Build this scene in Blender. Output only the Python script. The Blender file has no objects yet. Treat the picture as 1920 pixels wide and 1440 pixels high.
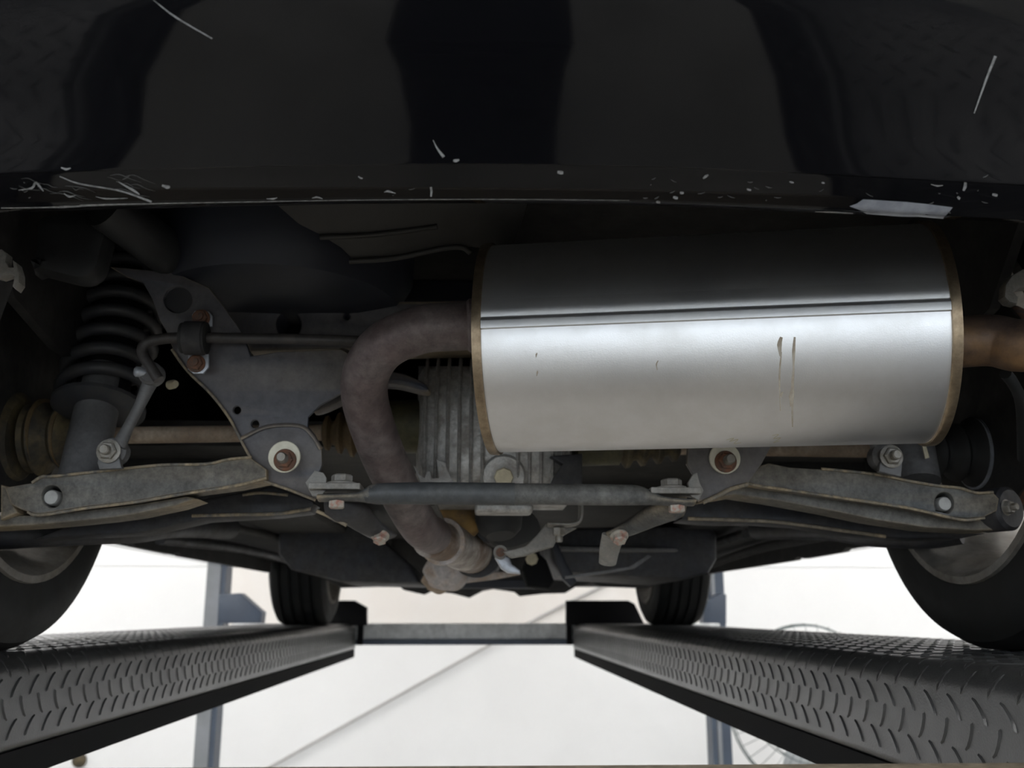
import bpy, bmesh, math, random
from mathutils import Vector, Matrix
from mathutils.bvhtree import BVHTree

random.seed(7)
sc = bpy.context.scene
COL = sc.collection

# ------------------------------------------------------------------ camera
FPX = 1800.0
CAM = Vector((0, 0, 0.045))
PITCH = math.atan(430 / 1800)
YAW = math.atan(68 / 1800 * math.cos(PITCH))
fwd = Vector((math.sin(YAW) * math.cos(PITCH), math.cos(YAW) * math.cos(PITCH), math.sin(PITCH)))
rgt = Vector((math.cos(YAW), -math.sin(YAW), 0))
upv = rgt.cross(fwd)
cam = bpy.data.cameras.new('camera')
cam.sensor_width = 36
cam.lens = FPX / 1920 * 36
cam.clip_start = 0.01
cam.dof.use_dof = True
cam.dof.focus_distance = 0.86
cam.dof.aperture_fstop = 9.0
co = bpy.data.objects.new('camera', cam)
COL.objects.link(co)
co.matrix_world = Matrix.Translation(CAM) @ Matrix((rgt, upv, -fwd)).transposed().to_4x4()
sc.camera = co

# ------------------------------------------------------------------ view + world
sc.view_settings.view_transform = 'Standard'
sc.view_settings.look = 'None'
sc.view_settings.gamma = 1
sc.view_settings.exposure = 0.38
sc.view_settings.use_curve_mapping = False
wld = bpy.data.worlds.new('overcast_daylight')
sc.world = wld
wld.use_nodes = True
bg = wld.node_tree.nodes['Background']
bg.inputs[0].default_value = (0.84, 0.92, 1.0, 1)
bg.inputs[1].default_value = 2.2


FILL_LAMP = 24.0


# ------------------------------------------------------------------ pixel helpers (a pixel gives only a direction; depth is passed in)
def ray(px, py):
    return (fwd * FPX + rgt * (px - 960) - upv * (py - 720)).normalized()


def W(px, py, y):
    d = ray(px, py)
    return CAM + d * (y / d.y)


def WPL(px, py, p0, n):
    d = ray(px, py)
    return CAM + d * ((p0 - CAM).dot(n) / d.dot(n))


def WZ(px, py, z):
    d = ray(px, py)
    return CAM + d * ((z - CAM.z) / d.z)


def XC(y):            # centre line of the car, which stands a little askew on the lift
    return 0.0366 + 0.0072 * (y - 1.22)


# ------------------------------------------------------------------ materials
MATS = {}


def mat(name, c1, c2=None, scale=30.0, rough=0.5, rough2=None, metal=0.0, bump=0.0, bscale=None, mix=(0.42, 0.62),
        coat=0.0, stretch=(1, 1, 1), grime=0.0, edge=None, edge_amt=0.0, spec=0.5, aniso=0.0):
    m = bpy.data.materials.new(name)
    m.use_nodes = True
    nt = m.node_tree
    N = nt.nodes; L = nt.links
    b = N['Principled BSDF']
    b.inputs['Metallic'].default_value = metal
    b.inputs['Specular IOR Level'].default_value = spec
    b.inputs['Coat Weight'].default_value = coat
    b.inputs['Coat Roughness'].default_value = 0.02
    tc = N.new('ShaderNodeTexCoord')
    mp = N.new('ShaderNodeMapping'); mp.inputs['Scale'].default_value = stretch
    L.new(tc.outputs['Object'], mp.inputs['Vector'])
    nz = N.new('ShaderNodeTexNoise')
    nz.inputs['Scale'].default_value = scale; nz.inputs['Detail'].default_value = 6
    nz.inputs['Roughness'].default_value = 0.65
    L.new(mp.outputs[0], nz.inputs['Vector'])
    rp = N.new('ShaderNodeMapRange')
    rp.inputs['From Min'].default_value = mix[0]; rp.inputs['From Max'].default_value = mix[1]
    L.new(nz.outputs['Fac'], rp.inputs['Value'])
    mx = N.new('ShaderNodeMix'); mx.data_type = 'RGBA'
    mx.inputs['A'].default_value = (*c1, 1); mx.inputs['B'].default_value = (*(c2 or c1), 1)
    L.new(rp.outputs[0], mx.inputs['Factor'])
    out = mx.outputs['Result']
    if edge:
        ge = N.new('ShaderNodeNewGeometry')
        r2 = N.new('ShaderNodeMapRange')
        r2.inputs['From Min'].default_value = 0.515; r2.inputs['From Max'].default_value = 0.60
        r2.inputs['To Max'].default_value = edge_amt
        L.new(ge.outputs['Pointiness'], r2.inputs['Value'])
        m2 = N.new('ShaderNodeMix'); m2.data_type = 'RGBA'
        m2.inputs['B'].default_value = (*edge, 1)
        L.new(out, m2.inputs['A']); L.new(r2.outputs[0], m2.inputs['Factor'])
        out = m2.outputs['Result']
    if grime:
        gz = N.new('ShaderNodeTexNoise'); gz.inputs['Scale'].default_value = scale * 3.7
        gz.inputs['Detail'].default_value = 8; gz.inputs['Roughness'].default_value = 0.75
        L.new(mp.outputs[0], gz.inputs['Vector'])
        gr = N.new('ShaderNodeMapRange')
        gr.inputs['From Min'].default_value = 0.3; gr.inputs['From Max'].default_value = 0.7
        gr.inputs['To Min'].default_value = 1 - grime; gr.inputs['To Max'].default_value = 1 + grime
        L.new(gz.outputs['Fac'], gr.inputs['Value'])
        gm = N.new('ShaderNodeVectorMath'); gm.operation = 'SCALE'
        L.new(out, gm.inputs[0]); L.new(gr.outputs[0], gm.inputs['Scale'])
        out = gm.outputs[0]
    L.new(out, b.inputs['Base Color'])
    rr = N.new('ShaderNodeMapRange')
    rr.inputs['To Min'].default_value = rough; rr.inputs['To Max'].default_value = rough if rough2 is None else rough2
    L.new(rp.outputs[0], rr.inputs['Value']); L.new(rr.outputs[0], b.inputs['Roughness'])
    if bump:
        bz = N.new('ShaderNodeTexNoise'); bz.inputs['Scale'].default_value = bscale or scale * 4
        bz.inputs['Detail'].default_value = 4
        L.new(mp.outputs[0], bz.inputs['Vector'])
        bp = N.new('ShaderNodeBump'); bp.inputs['Strength'].default_value = bump; bp.inputs['Distance'].default_value = 0.002
        L.new(bz.outputs['Fac'], bp.inputs['Height']); L.new(bp.outputs[0], b.inputs['Normal'])
    MATS[name] = m
    return m


TAN = (0.30, 0.235, 0.15)
mat('black_paint', (0.004, 0.004, 0.005), rough=0.06, spec=0.33)
mat('subframe_paint', (0.044, 0.050, 0.074), (0.058, 0.062, 0.080), scale=14, rough=0.42, rough2=0.6, bump=0.12, bscale=180, edge=TAN, edge_amt=0.75, grime=0.35)
mat('arm_paint', (0.105, 0.106, 0.102), (0.065, 0.067, 0.068), scale=22, rough=0.55, rough2=0.7, bump=0.25, bscale=160, edge=TAN, edge_amt=0.85, grime=0.55)
mat('dark_paint', (0.026, 0.027, 0.033), (0.040, 0.038, 0.038), scale=18, rough=0.5, rough2=0.7, bump=0.2, grime=0.5)
mat('dusty_lip', (0.29, 0.23, 0.15), (0.13, 0.12, 0.105), scale=45, rough=0.85, bump=0.3, grime=0.5)
mat('pipe_steel', (0.135, 0.102, 0.100), (0.19, 0.160, 0.155), scale=16, rough=0.50, rough2=0.62, metal=0.35, bump=0.15, bscale=220, grime=0.4)
mat('tail_steel', (0.11, 0.078, 0.066), (0.20, 0.115, 0.055), scale=9, rough=0.48, rough2=0.6, metal=0.4, bump=0.15, grime=0.45)
mat('muffler_steel', (0.89, 0.89, 0.90), (0.84, 0.835, 0.83), scale=16, rough=0.385, rough2=0.43, metal=1.0, bump=0.06, bscale=900)
mat('band_steel', (0.36, 0.28, 0.19), (0.28, 0.21, 0.14), scale=30, rough=0.32, rough2=0.45, metal=0.9, bump=0.1, grime=0.3)
mat('cast_aluminium', (0.50, 0.495, 0.48), (0.34, 0.32, 0.295), scale=35, rough=0.5, rough2=0.7, metal=0.55, bump=0.35, bscale=260, grime=0.35)
mat('spring_black', (0.045, 0.046, 0.052), (0.06, 0.058, 0.058), scale=40, rough=0.5, bump=0.1)
mat('strut_grey', (0.150, 0.148, 0.150), (0.105, 0.102, 0.10), scale=20, rough=0.5, bump=0.15, grime=0.3)
mat('shaft_rust', (0.38, 0.30, 0.225), (0.28, 0.20, 0.14), scale=25, rough=0.7, bump=0.2, grime=0.35)
mat('boot_rubber', (0.045, 0.038, 0.028), (0.10, 0.075, 0.035), scale=20, rough=0.7, bump=0.2, grime=0.5)
mat('boot_brown', (0.15, 0.10, 0.045), (0.09, 0.06, 0.03), scale=20, rough=0.7, bump=0.2, grime=0.4)
mat('joint_olive', (0.085, 0.078, 0.04), (0.06, 0.055, 0.035), scale=25, rough=0.6, metal=0.3, grime=0.4)
mat('rubber', (0.018, 0.018, 0.018), (0.028, 0.028, 0.028), scale=30, rough=0.65, rough2=0.8, bump=0.1)
mat('tyre_rubber', (0.008, 0.0085, 0.009), (0.014, 0.014, 0.013), scale=15, rough=0.65, rough2=0.8, spec=0.25, bump=0.1)
mat('rim_grey', (0.17, 0.16, 0.145), (0.12, 0.105, 0.085), scale=12, rough=0.6, rough2=0.75, metal=0.2, bump=0.1, grime=0.35)
mat('rust_bolt', (0.20, 0.09, 0.05), (0.11, 0.075, 0.06), scale=80, rough=0.75, metal=0.2, bump=0.3)
mat('grey_bolt', (0.30, 0.285, 0.26), (0.20, 0.18, 0.15), scale=80, rough=0.5, metal=0.5, bump=0.2, grime=0.3)
mat('red_marked_bolt', (0.36, 0.33, 0.28), (0.36, 0.13, 0.09), mix=(0.52, 0.66), scale=60, rough=0.55, metal=0.2, bump=0.2)
mat('zinc', (0.55, 0.58, 0.64), (0.42, 0.44, 0.48), scale=60, rough=0.4, metal=0.5)
mat('washer_white', (0.74, 0.71, 0.58), (0.62, 0.58, 0.46), scale=60, rough=0.55, bump=0.1)
mat('plug_yellow', (0.60, 0.54, 0.38), (0.48, 0.42, 0.29), scale=70, rough=0.5)
mat('cat_steel', (0.17, 0.115, 0.08), (0.44, 0.41, 0.38), scale=11, rough=0.55, metal=0.3, bump=0.2, grime=0.5)
mat('cat_pale', (0.46, 0.43, 0.42), (0.36, 0.28, 0.22), scale=22, rough=0.6, metal=0.2, bump=0.2, grime=0.4)
mat('ochre_boot', (0.32, 0.19, 0.06), (0.16, 0.10, 0.045), scale=25, rough=0.7)
mat('hanger_grey', (0.26, 0.25, 0.23), (0.18, 0.165, 0.145), scale=25, rough=0.6, bump=0.2, grime=0.4)
mat('underseal', (0.019, 0.018, 0.018), (0.030, 0.028, 0.026), scale=10, rough=0.75, bump=0.4, bscale=60, grime=0.6)
mat('shield', (0.046, 0.043, 0.040), (0.034, 0.032, 0.028), scale=8, rough=0.5, metal=0.3, bump=0.1)
mat('body_blue', (0.020, 0.023, 0.034), (0.016, 0.018, 0.026), scale=6, rough=0.5)
mat('plastic_grey', (0.022, 0.024, 0.025), (0.016, 0.016, 0.017), scale=8, rough=0.55)
mat('scratch_faint', (0.07, 0.07, 0.07), (0.12, 0.12, 0.12), scale=300, rough=0.6)
mat('scratch_white', (0.30, 0.30, 0.30), (0.14, 0.14, 0.14), scale=300, rough=0.6)
mat('scrape_grey', (0.22, 0.23, 0.26), (0.30, 0.31, 0.34), scale=90, rough=0.28, bump=0.1)
mat('mud', (0.36, 0.30, 0.23), (0.46, 0.41, 0.34), scale=160, rough=0.8)
mat('tread_plate', (0.030, 0.031, 0.032), (0.042, 0.043, 0.044), scale=7, rough=0.30, rough2=0.36, spec=0.6, bump=0.12, bscale=420, grime=0.25)
mat('lift_black', (0.008, 0.008, 0.009), rough=0.85, spec=0.15)
mat('lift_blue', (0.055, 0.075, 0.11), (0.045, 0.06, 0.09), scale=5, rough=0.45)
mat('lift_grey', (0.26, 0.27, 0.29), (0.22, 0.23, 0.24), scale=6, rough=0.45)
mat('galvanised', (0.66, 0.67, 0.67), (0.50, 0.51, 0.51), scale=12, rough=0.5, metal=0.1, grime=0.2)
mat('wall_white', (0.86, 0.86, 0.86), (0.84, 0.84, 0.84), scale=2, rough=0.8)
mat('wall_cream', (0.80, 0.76, 0.72), (0.82, 0.79, 0.76), scale=2, rough=0.8)
mat('floor_concrete', (0.22, 0.208, 0.185), (0.17, 0.16, 0.14), scale=1.5, rough=0.55, rough2=0.7, bump=0.05)
mat('yard_concrete', (0.50, 0.49, 0.46), (0.44, 0.43, 0.40), scale=1.0, rough=0.8)
mat('fill_lamp_white', (0.9, 0.9, 0.9), rough=0.5)
MATS['fill_lamp_white'].node_tree.nodes['Principled BSDF'].inputs['Emission Color'].default_value = (1.0, 0.985, 0.965, 1)
MATS['fill_lamp_white'].node_tree.nodes['Principled BSDF'].inputs['Emission Strength'].default_value = FILL_LAMP
mat('bar_dark', (0.050, 0.053, 0.056), (0.066, 0.068, 0.068), scale=20, rough=0.5, rough2=0.6, grime=0.35, bump=0.15)
mat('bar_black', (0.040, 0.037, 0.037), (0.055, 0.048, 0.044), scale=30, rough=0.5, grime=0.4)
mat('bolt_pale', (0.40, 0.39, 0.37), (0.32, 0.31, 0.29), scale=80, rough=0.5, metal=0.2)
mat('cable_grey', (0.50, 0.49, 0.48), rough=0.6)
mat('fan_wire', (0.10, 0.13, 0.13), rough=0.4, metal=0.3)
mat('fan_blade', (0.42, 0.44, 0.45), rough=0.4)

# ------------------------------------------------------------------ object helpers
WLOC = {}


def _link(o, parent, loc):
    COL.objects.link(o)
    if parent is not None:
        o.parent = parent
        o.location = loc - WLOC[parent.name]
    else:
        o.location = loc
    WLOC[o.name] = loc.copy()


def tag(o, label=None, cat=None, group=None, kind=None):
    if label: o['label'] = label
    if cat: o['category'] = cat
    if group: o['group'] = group
    if kind: o['kind'] = kind
    return o


def empty(name, loc, label=None, cat=None):
    o = bpy.data.objects.new(name, None)
    o.empty_display_size = 0.1
    _link(o, None, Vector(loc))
    return tag(o, label, cat)


def make(name, verts, faces, m, parent=None, label=None, smooth=35, bevel=0.0, bseg=2, subsurf=0):
    vs = [Vector(v) for v in verts]
    lo = Vector([min(v[i] for v in vs) for i in range(3)])
    hi = Vector([max(v[i] for v in vs) for i in range(3)])
    c = (lo + hi) / 2
    me = bpy.data.meshes.new(name)
    me.from_pydata([v - c for v in vs], [], faces)
    bm = bmesh.new(); bm.from_mesh(me)
    bmesh.ops.recalc_face_normals(bm, faces=bm.faces)
    bm.to_mesh(me); bm.free()
    if smooth:
        me.shade_smooth()
        me.set_sharp_from_angle(angle=math.radians(smooth))
    me.materials.append(MATS[m])
    o = bpy.data.objects.new(name, me)
    _link(o, parent, c)
    if bevel:
        b = o.modifiers.new('bevel', 'BEVEL'); b.width = bevel; b.segments = bseg; b.limit_method = 'ANGLE'
        b.angle_limit = math.radians(40)
        b.harden_normals = False
    if subsurf:
        s = o.modifiers.new('subsurf', 'SUBSURF'); s.levels = subsurf; s.render_levels = subsurf
    if label: o['label'] = label
    return o


def spline(pts, n=6, closed=False):
    pts = [Vector(p) for p in pts]
    out = []
    k = len(pts)
    rng = range(k if closed else k - 1)
    for i in rng:
        if closed:
            p0, p1, p2, p3 = pts[(i - 1) % k], pts[i], pts[(i + 1) % k], pts[(i + 2) % k]
        else:
            p1, p2 = pts[i], pts[i + 1]
            p0 = pts[i - 1] if i else p1 * 2 - p2
            p3 = pts[i + 2] if i + 2 < k else p2 * 2 - p1
        for j in range(n):
            t = j / n
            out.append(0.5 * ((2 * p1) + (p2 - p0) * t + (2 * p0 - 5 * p1 + 4 * p2 - p3) * t * t + (3 * p1 - p0 - 3 * p2 + p3) * t ** 3))
    if not closed:
        out.append(pts[-1])
    return out


def tube_data(path, radii, seg=16, cap=True, flat=None):
    path = [Vector(p) for p in path]
    n = len(path)
    if not hasattr(radii, '__len__'):
        radii = [radii] * n
    t0 = (path[1] - path[0]).normalized()
    a = t0.orthogonal().normalized()
    if flat is not None:
        a = (Vector(flat[0]) - t0 * t0.dot(Vector(flat[0]))).normalized()
    V, F = [], []
    for i in range(n):
        t = (path[min(i + 1, n - 1)] - path[max(i - 1, 0)]).normalized()
        a = (a - t * a.dot(t)).normalized()
        b = t.cross(a)
        for j in range(seg):
            w = 2 * math.pi * j / seg
            r = radii[i]
            ra, rb = (r if not hasattr(r, '__len__') else (r[0], r[1])) if hasattr(r, '__len__') else (r, r)
            V.append(path[i] + a * ra * math.cos(w) + b * rb * math.sin(w))
    for i in range(n - 1):
        for j in range(seg):
            F.append((i * seg + j, i * seg + (j + 1) % seg, (i + 1) * seg + (j + 1) % seg, (i + 1) * seg + j))
    if cap:
        F.append(tuple(range(seg - 1, -1, -1)))
        F.append(tuple((n - 1) * seg + j for j in range(seg)))
    return V, F


def tube(name, path, radii, m, parent=None, label=None, seg=16, smooth_n=0, cap=True, flat=None):
    if smooth_n:
        if hasattr(radii, '__len__'):
            rr = []
            for i in range(len(radii) - 1):
                for j in range(smooth_n):
                    t = j / smooth_n
                    if hasattr(radii[i], '__len__'):
                        rr.append(tuple(x * (1 - t) + y * t for x, y in zip(radii[i], radii[i + 1])))
                    else:
                        rr.append(radii[i] * (1 - t) + radii[i + 1] * t)
            rr.append(radii[-1]); radii = rr
        path = spline(path, smooth_n)
    V, F = tube_data(path, radii, seg, cap, flat)
    return make(name, V, F, m, parent, label, smooth=50)


def lathe_data(prof, p0, axis, seg=32):
    """prof: (distance along axis, radius) list"""
    p0 = Vector(p0); ax = Vector(axis).normalized()
    a = ax.orthogonal().normalized(); b = ax.cross(a)
    V, F = [], []
    for (h, r) in prof:
        for j in range(seg):
            w = 2 * math.pi * j / seg
            V.append(p0 + ax * h + (a * math.cos(w) + b * math.sin(w)) * max(r, 1e-5))
    n = len(prof)
    for i in range(n - 1):
        for j in range(seg):
            F.append((i * seg + j, i * seg + (j + 1) % seg, (i + 1) * seg + (j + 1) % seg, (i + 1) * seg + j))
    F.append(tuple(range(seg - 1, -1, -1)))
    F.append(tuple((n - 1) * seg + j for j in range(seg)))
    return V, F


def lathe(name, prof, p0, axis, m, parent=None, label=None, seg=32, smooth=35):
    V, F = lathe_data(prof, p0, axis, seg)
    return make(name, V, F, m, parent, label, smooth=smooth)


def box(name, lo, hi, m, parent=None, label=None, bevel=0.0):
    x0, y0, z0 = lo; x1, y1, z1 = hi
    V = [(x0, y0, z0), (x1, y0, z0), (x1, y1, z0), (x0, y1, z0), (x0, y0, z1), (x1, y0, z1), (x1, y1, z1), (x0, y1, z1)]
    F = [(3, 2, 1, 0), (4, 5, 6, 7), (0, 1, 5, 4), (1, 2, 6, 5), (2, 3, 7, 6), (3, 0, 4, 7)]
    return make(name, V, F, m, parent, label, smooth=0 if not bevel else 35, bevel=bevel)


def flat_shape(outline2d, holes2d, depth, bevel, xf):
    cu = bpy.data.curves.new('tmp', 'CURVE')
    cu.dimensions = '2D'; cu.fill_mode = 'BOTH'
    cu.extrude = max(depth / 2 - bevel, 0.0001); cu.bevel_depth = bevel; cu.bevel_resolution = 1
    if bevel: cu.offset = -bevel
    for pts in [outline2d] + holes2d:
        s = cu.splines.new('POLY')
        s.points.add(len(pts) - 1)
        for q, p in zip(s.points, pts):
            q.co = (p[0], p[1], 0, 1)
        s.use_cyclic_u = True
    o = bpy.data.objects.new('tmp', cu)
    COL.objects.link(o)
    dg = bpy.context.evaluated_depsgraph_get()
    me = bpy.data.meshes.new_from_object(o.evaluated_get(dg))
    V = [xf(v.co) for v in me.vertices]
    F = [tuple(p.vertices) for p in me.polygons]
    bpy.data.objects.remove(o); bpy.data.curves.remove(cu); bpy.data.meshes.remove(me)
    return V, F


def plate(name, px, m, parent=None, y=None, plane=None, thick=0.006, bevel=0.001, holes=(), label=None, smooth_n=0):
    """an outline at pixel positions, laid on a plane with its own distance; thickness goes away from the viewer"""
    if plane is None:
        p0, n = Vector((0, y, 0)), Vector((0, -1, 0))
    else:
        p0, n = Vector(plane[0]), Vector(plane[1]).normalized()
    if n.dot(ray(960, 720)) > 0: n = -n
    u = n.cross(Vector((0, 0, 1))).normalized() * -1
    if u.x < 0: u = -u
    v = u.cross(n) * -1
    if v.z < 0: v = -v
    w3 = [WPL(a, b, p0, n) for a, b in px]
    if smooth_n: w3 = spline(w3, smooth_n, True)
    o2 = [((p - p0).dot(u), (p - p0).dot(v)) for p in w3]
    h2 = []
    for h in holes:
        cx, cy, r = h[:3]
        ry = h[3] if len(h) > 3 else r
        hp = [WPL(cx + r * math.cos(t * math.pi / 12), cy + ry * math.sin(t * math.pi / 12), p0, n) for t in range(24)]
        h2.append([((p - p0).dot(u), (p - p0).dot(v)) for p in hp])
    xf = lambda c: p0 + u * c.x + v * c.y + n * (c.z - thick / 2)
    V, F = flat_shape(o2, h2, thick, bevel, xf)
    o = make(name, V, F, m, parent, label, smooth=30)
    bm = bmesh.new(); bm.from_mesh(o.data)
    bmesh.ops.remove_doubles(bm, verts=bm.verts, dist=1e-5)
    bmesh.ops.recalc_face_normals(bm, faces=bm.faces)
    bm.to_mesh(o.data); bm.free()
    o.data.shade_smooth(); o.data.set_sharp_from_angle(angle=math.radians(30))
    return o


def hexbolt(name, p, axis, r, h, m, parent, label=None, stud=0.0, flange=0.0):
    p = Vector(p); ax = Vector(axis).normalized()
    a = ax.orthogonal().normalized(); b = ax.cross(a)
    V, F = [], []
    rings = []
    if flange:
        V0, F0 = lathe_data([(0, flange), (h * 0.18, flange), (h * 0.3, r)], p, ax, 20)
        V += V0; F += F0
    def ring(hh, rr, seg):
        i0 = len(V)
        for j in range(seg):
            w = 2 * math.pi * j / seg + 0.2
            V.append(p + ax * hh + (a * math.cos(w) + b * math.sin(w)) * rr)
        return i0
    r0 = ring(0, r, 6); r1 = ring(h * 0.85, r, 6); r2 = ring(h, r * 0.82, 6)
    for q0, q1 in ((r0, r1), (r1, r2)):
        for j in range(6):
            F.append((q0 + j, q0 + (j + 1) % 6, q1 + (j + 1) % 6, q1 + j))
    F.append(tuple(r2 + j for j in range(6)))
    F.append(tuple(r0 + j for j in range(5, -1, -1)))
    if stud:
        V1, F1 = lathe_data([(0, r * 0.55), (h + stud * 0.85, r * 0.55), (h + stud, r * 0.42)], p, ax, 14)
        k = len(V); V += V1; F += [tuple(i + k for i in f) for f in F1]
    return make(name, V, F, m, parent, label, smooth=25)


def join_data(parts):
    V, F = [], []
    for v, f in parts:
        k = len(V); V += list(v); F += [tuple(i + k for i in q) for q in f]
    return V, F


BACK = Vector((0, -1, 0))
DOWN = Vector((0, 0, -1))

# ================================================================== the setting
FZ = -1.6
WY = 7.2
XL, XR, YR, CZ = -4.6, 5.0, -4.5, 2.4
s_floor = box('floor', (XL - 0.15, YR, FZ - 0.1), (XR + 0.15, WY + 0.15, FZ), 'floor_concrete')
tag(s_floor, kind='structure')
s_wall = box('wall_front', (XL - 0.15, WY, FZ), (XR + 0.15, WY + 0.15, CZ), 'wall_white')
tag(s_wall, kind='structure')
tag(box('wall_left', (XL - 0.15, YR, FZ), (XL, WY, CZ), 'wall_white'), kind='structure')
tag(box('wall_right', (XR, YR, FZ), (XR + 0.15, WY, CZ), 'wall_white'), kind='structure')
s_ceil = box('ceiling', (XL - 0.15, YR, CZ), (XR + 0.15, WY + 0.15, CZ + 0.15), 'wall_white')
tag(s_ceil, kind='structure')
tag(box('ground_outside', (-30, -40, FZ - 0.1), (30, YR, FZ - 0.01), 'yard_concrete'), 'pale concrete yard outside the workshop opening', kind='structure')
for lx in (-3.6, -2.2, 2.4, 3.8):  # ceiling lights added out of view to brighten wall and floor
    for ly in (-1.5, 1.8, 5.0):
        box('fill_light_panel', (lx - 0.14, ly - 0.62, CZ - 0.05), (lx + 0.14, ly + 0.62, CZ), 'fill_lamp_white', s_ceil, 'white ceiling light added out of view to brighten the wall')


def wx(px, y): return W(px, 1150, y).x
def wz(py, y): return W(875, py, y).z


# joint line across the wall, a batten that catches a thin shade
jz = wz(1060, WY)
tag(box('trim_1', (-6.9, WY - 0.006, jz - 0.008), (6.9, WY, jz + 0.008), 'wall_white', s_wall))
# warm upper panel between the posts, white boarding below
cream = box('panel', (wx(425, WY - 0.02), WY - 0.012, wz(1190, WY)), (wx(1345, WY - 0.02), WY, 2.6), 'wall_cream', s_wall, 'cream painted upper wall panel')
knob = lathe('wall_hook', [(0, 0.03), (0.01, 0.05), (0.03, 0.045), (0.045, 0.02)], W(150, 1425, WY - 0.001), BACK, 'boot_rubber')
tag(knob, 'small round dark brown fitting on the white wall below the left runway', 'wall fitting')
ca = [W(440, 1475, WY - 0.03), W(500, 1441, WY - 0.03), W(700, 1330, WY - 0.03), W(910, 1213, WY - 0.03), W(1010, 1158, WY - 0.03), W(1075, 1125, WY - 0.03), W(1135, 1095, WY - 0.03), W(1200, 1050, WY - 0.03)]
tag(tube('hanging_cable', ca, 0.011, 'cable_grey', seg=8, smooth_n=4), 'thin grey cable running diagonally across the white wall', 'cable')

# ================================================================== four-post lift
lift = empty('vehicle_lift', (0, 1.8, FZ), 'four-post vehicle lift with grey tread-plate runways carrying the black car', 'vehicle lift')
XI, XO, XM = 0.49, 0.90, -0.048      # inner and outer runway edges, and the lift's own centre line
Y0, Y1 = -0.9, 4.48
RB, RBO = 0.025, 0.010
ZB = -0.112


def runway_profile(s):
    """distance along the inner profile from the outer deck edge -> (x from lift axis, z, nx, nz)"""
    flat = XO - (XI + RB)
    if s < flat:
        return XO - s, 0.0, 0.0, 1.0
    s -= flat
    arc = RB * math.pi / 2
    if s < arc:
        t = s / RB
        return XI + RB - RB * math.sin(t), -RB + RB * math.cos(t), -math.sin(t), math.cos(t)
    s -= arc
    side = -ZB - RB - RBO
    if s < side:
        return XI, -RB - s, -1.0, 0.0
    s -= side
    t = min(s / RBO, math.pi / 2)
    return XI + RBO - RBO * math.cos(t), ZB + RBO - RBO * math.sin(t), -math.cos(t), -math.sin(t)


def runway(sgn, label):
    prof = [(XO, 0.0)]
    flat = XO - (XI + RB)
    for k in range(9):
        prof.append(runway_profile(flat + RB * math.pi / 2 * k / 8)[:2])
    s1 = flat + RB * math.pi / 2 + (-ZB - RB - RBO)
    for k in range(7):
        prof.append(runway_profile(s1 + RBO * math.pi / 2 * k / 6)[:2])
    prof += [(XO, ZB)]
    V = [(XM + sgn * x, y, z) for y in (Y0, Y1) for x, z in prof]
    n = len(prof)
    F = [(i, (i + 1) % n, n + (i + 1) % n, n + i) for i in range(n)]
    F += [tuple(range(n)), tuple(range(2 * n - 1, n - 1, -1))]
    rw = make('runway', V, F, 'tread_plate', lift, label, smooth=40)
    # raised lugs of the tread plate: one relief over deck and inner side
    LV, LF = [], []
    L, Wd, H = 0.0160, 0.0052, 0.0017
    ring = [(-1, 0), (-0.62, 0.72), (0, 1), (0.62, 0.72), (1, 0), (0.62, -0.72), (0, -1), (-0.62, -0.72)]
    smax = s1 - 0.004
    rows = int(smax / 0.0235)
    for r in range(rows):
        s = smax - 0.012 - r * 0.0235
        ang = math.radians(33 if r % 2 else -43)
        ca_, sa_ = math.cos(ang), math.sin(ang)
        y = Y0 + 0.03 + (0.0235 if r % 2 else 0)
        while y < Y1 - 0.03:
            k = len(LV)
            pts = []
            H_ = H if s > flat + RB * math.pi / 2 else (H * 0.4 if s > flat - 0.01 else H * 0.6)
            for (a, b) in ring:
                pts.append((a * L, b * Wd, -0.0004))
            for (a, b) in ring:
                pts.append((a * L * 0.86, b * Wd * 0.45, H_))
            for (a, b, h) in pts:
                ds = a * ca_ - b * sa_; dy = a * sa_ + b * ca_
                x, z, nx, nz = runway_profile(min(max(s + ds, 0.0), s1 + 0.02))
                LV.append((XM + sgn * (x + nx * h), y + dy, z + nz * h))
            for j in range(8):
                LF.append((k + j, k + (j + 1) % 8, k + 8 + (j + 1) % 8, k + 8 + j))
            LF.append(tuple(k + 8 + j for j in range(8)))
            y += 0.047
    lg = make('tread_lugs', LV, LF, 'tread_plate', rw, smooth=30)
    tag(lg, kind='stuff')
    # lower black flange
    xa, xb = XM + sgn * (XI + 0.003), XM + sgn * XO
    box('bottom_flange', (min(xa, xb), Y0, ZB - 0.034), (max(xa, xb), Y1, ZB), 'lift_black', rw, 'black lower flange')
    return rw


rl = runway(-1, 'grey tread-plate runway under the left wheels')
rr_ = runway(1, 'grey tread-plate runway under the right wheels')
# front cross beam, its bracket ends and the near cross beam
yb = 4.50
cb = box('cross_beam', (-1.10, yb, wz(1199, yb)), (1.12, yb + 0.12, wz(1169, yb)), 'galvanised', lift, 'galvanised cross beam joining the far ends of the runways', bevel=0.004)
box('lower_lip', (-1.10, yb - 0.012, wz(1209, yb)), (1.12, yb + 0.1, wz(1199, yb)), 'lift_blue', cb, 'dark blue lower lip')
for s, px in ((-1, 677), (1, 1067)):
    x = wx(px, yb - 0.02)
    box('end_clamp', (x - 0.012, yb - 0.03, wz(1209, yb)), (x + 0.012, yb + 0.02, wz(1167, yb)), 'lift_black', cb)
box('cross_beam', (XM - XI + 0.002, 0.665, -0.115), (XM + XI - 0.002, 0.745, -0.0625), 'arm_paint', lift, 'grey-brown cross beam between the runways nearest the viewer', bevel=0.004)
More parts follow.
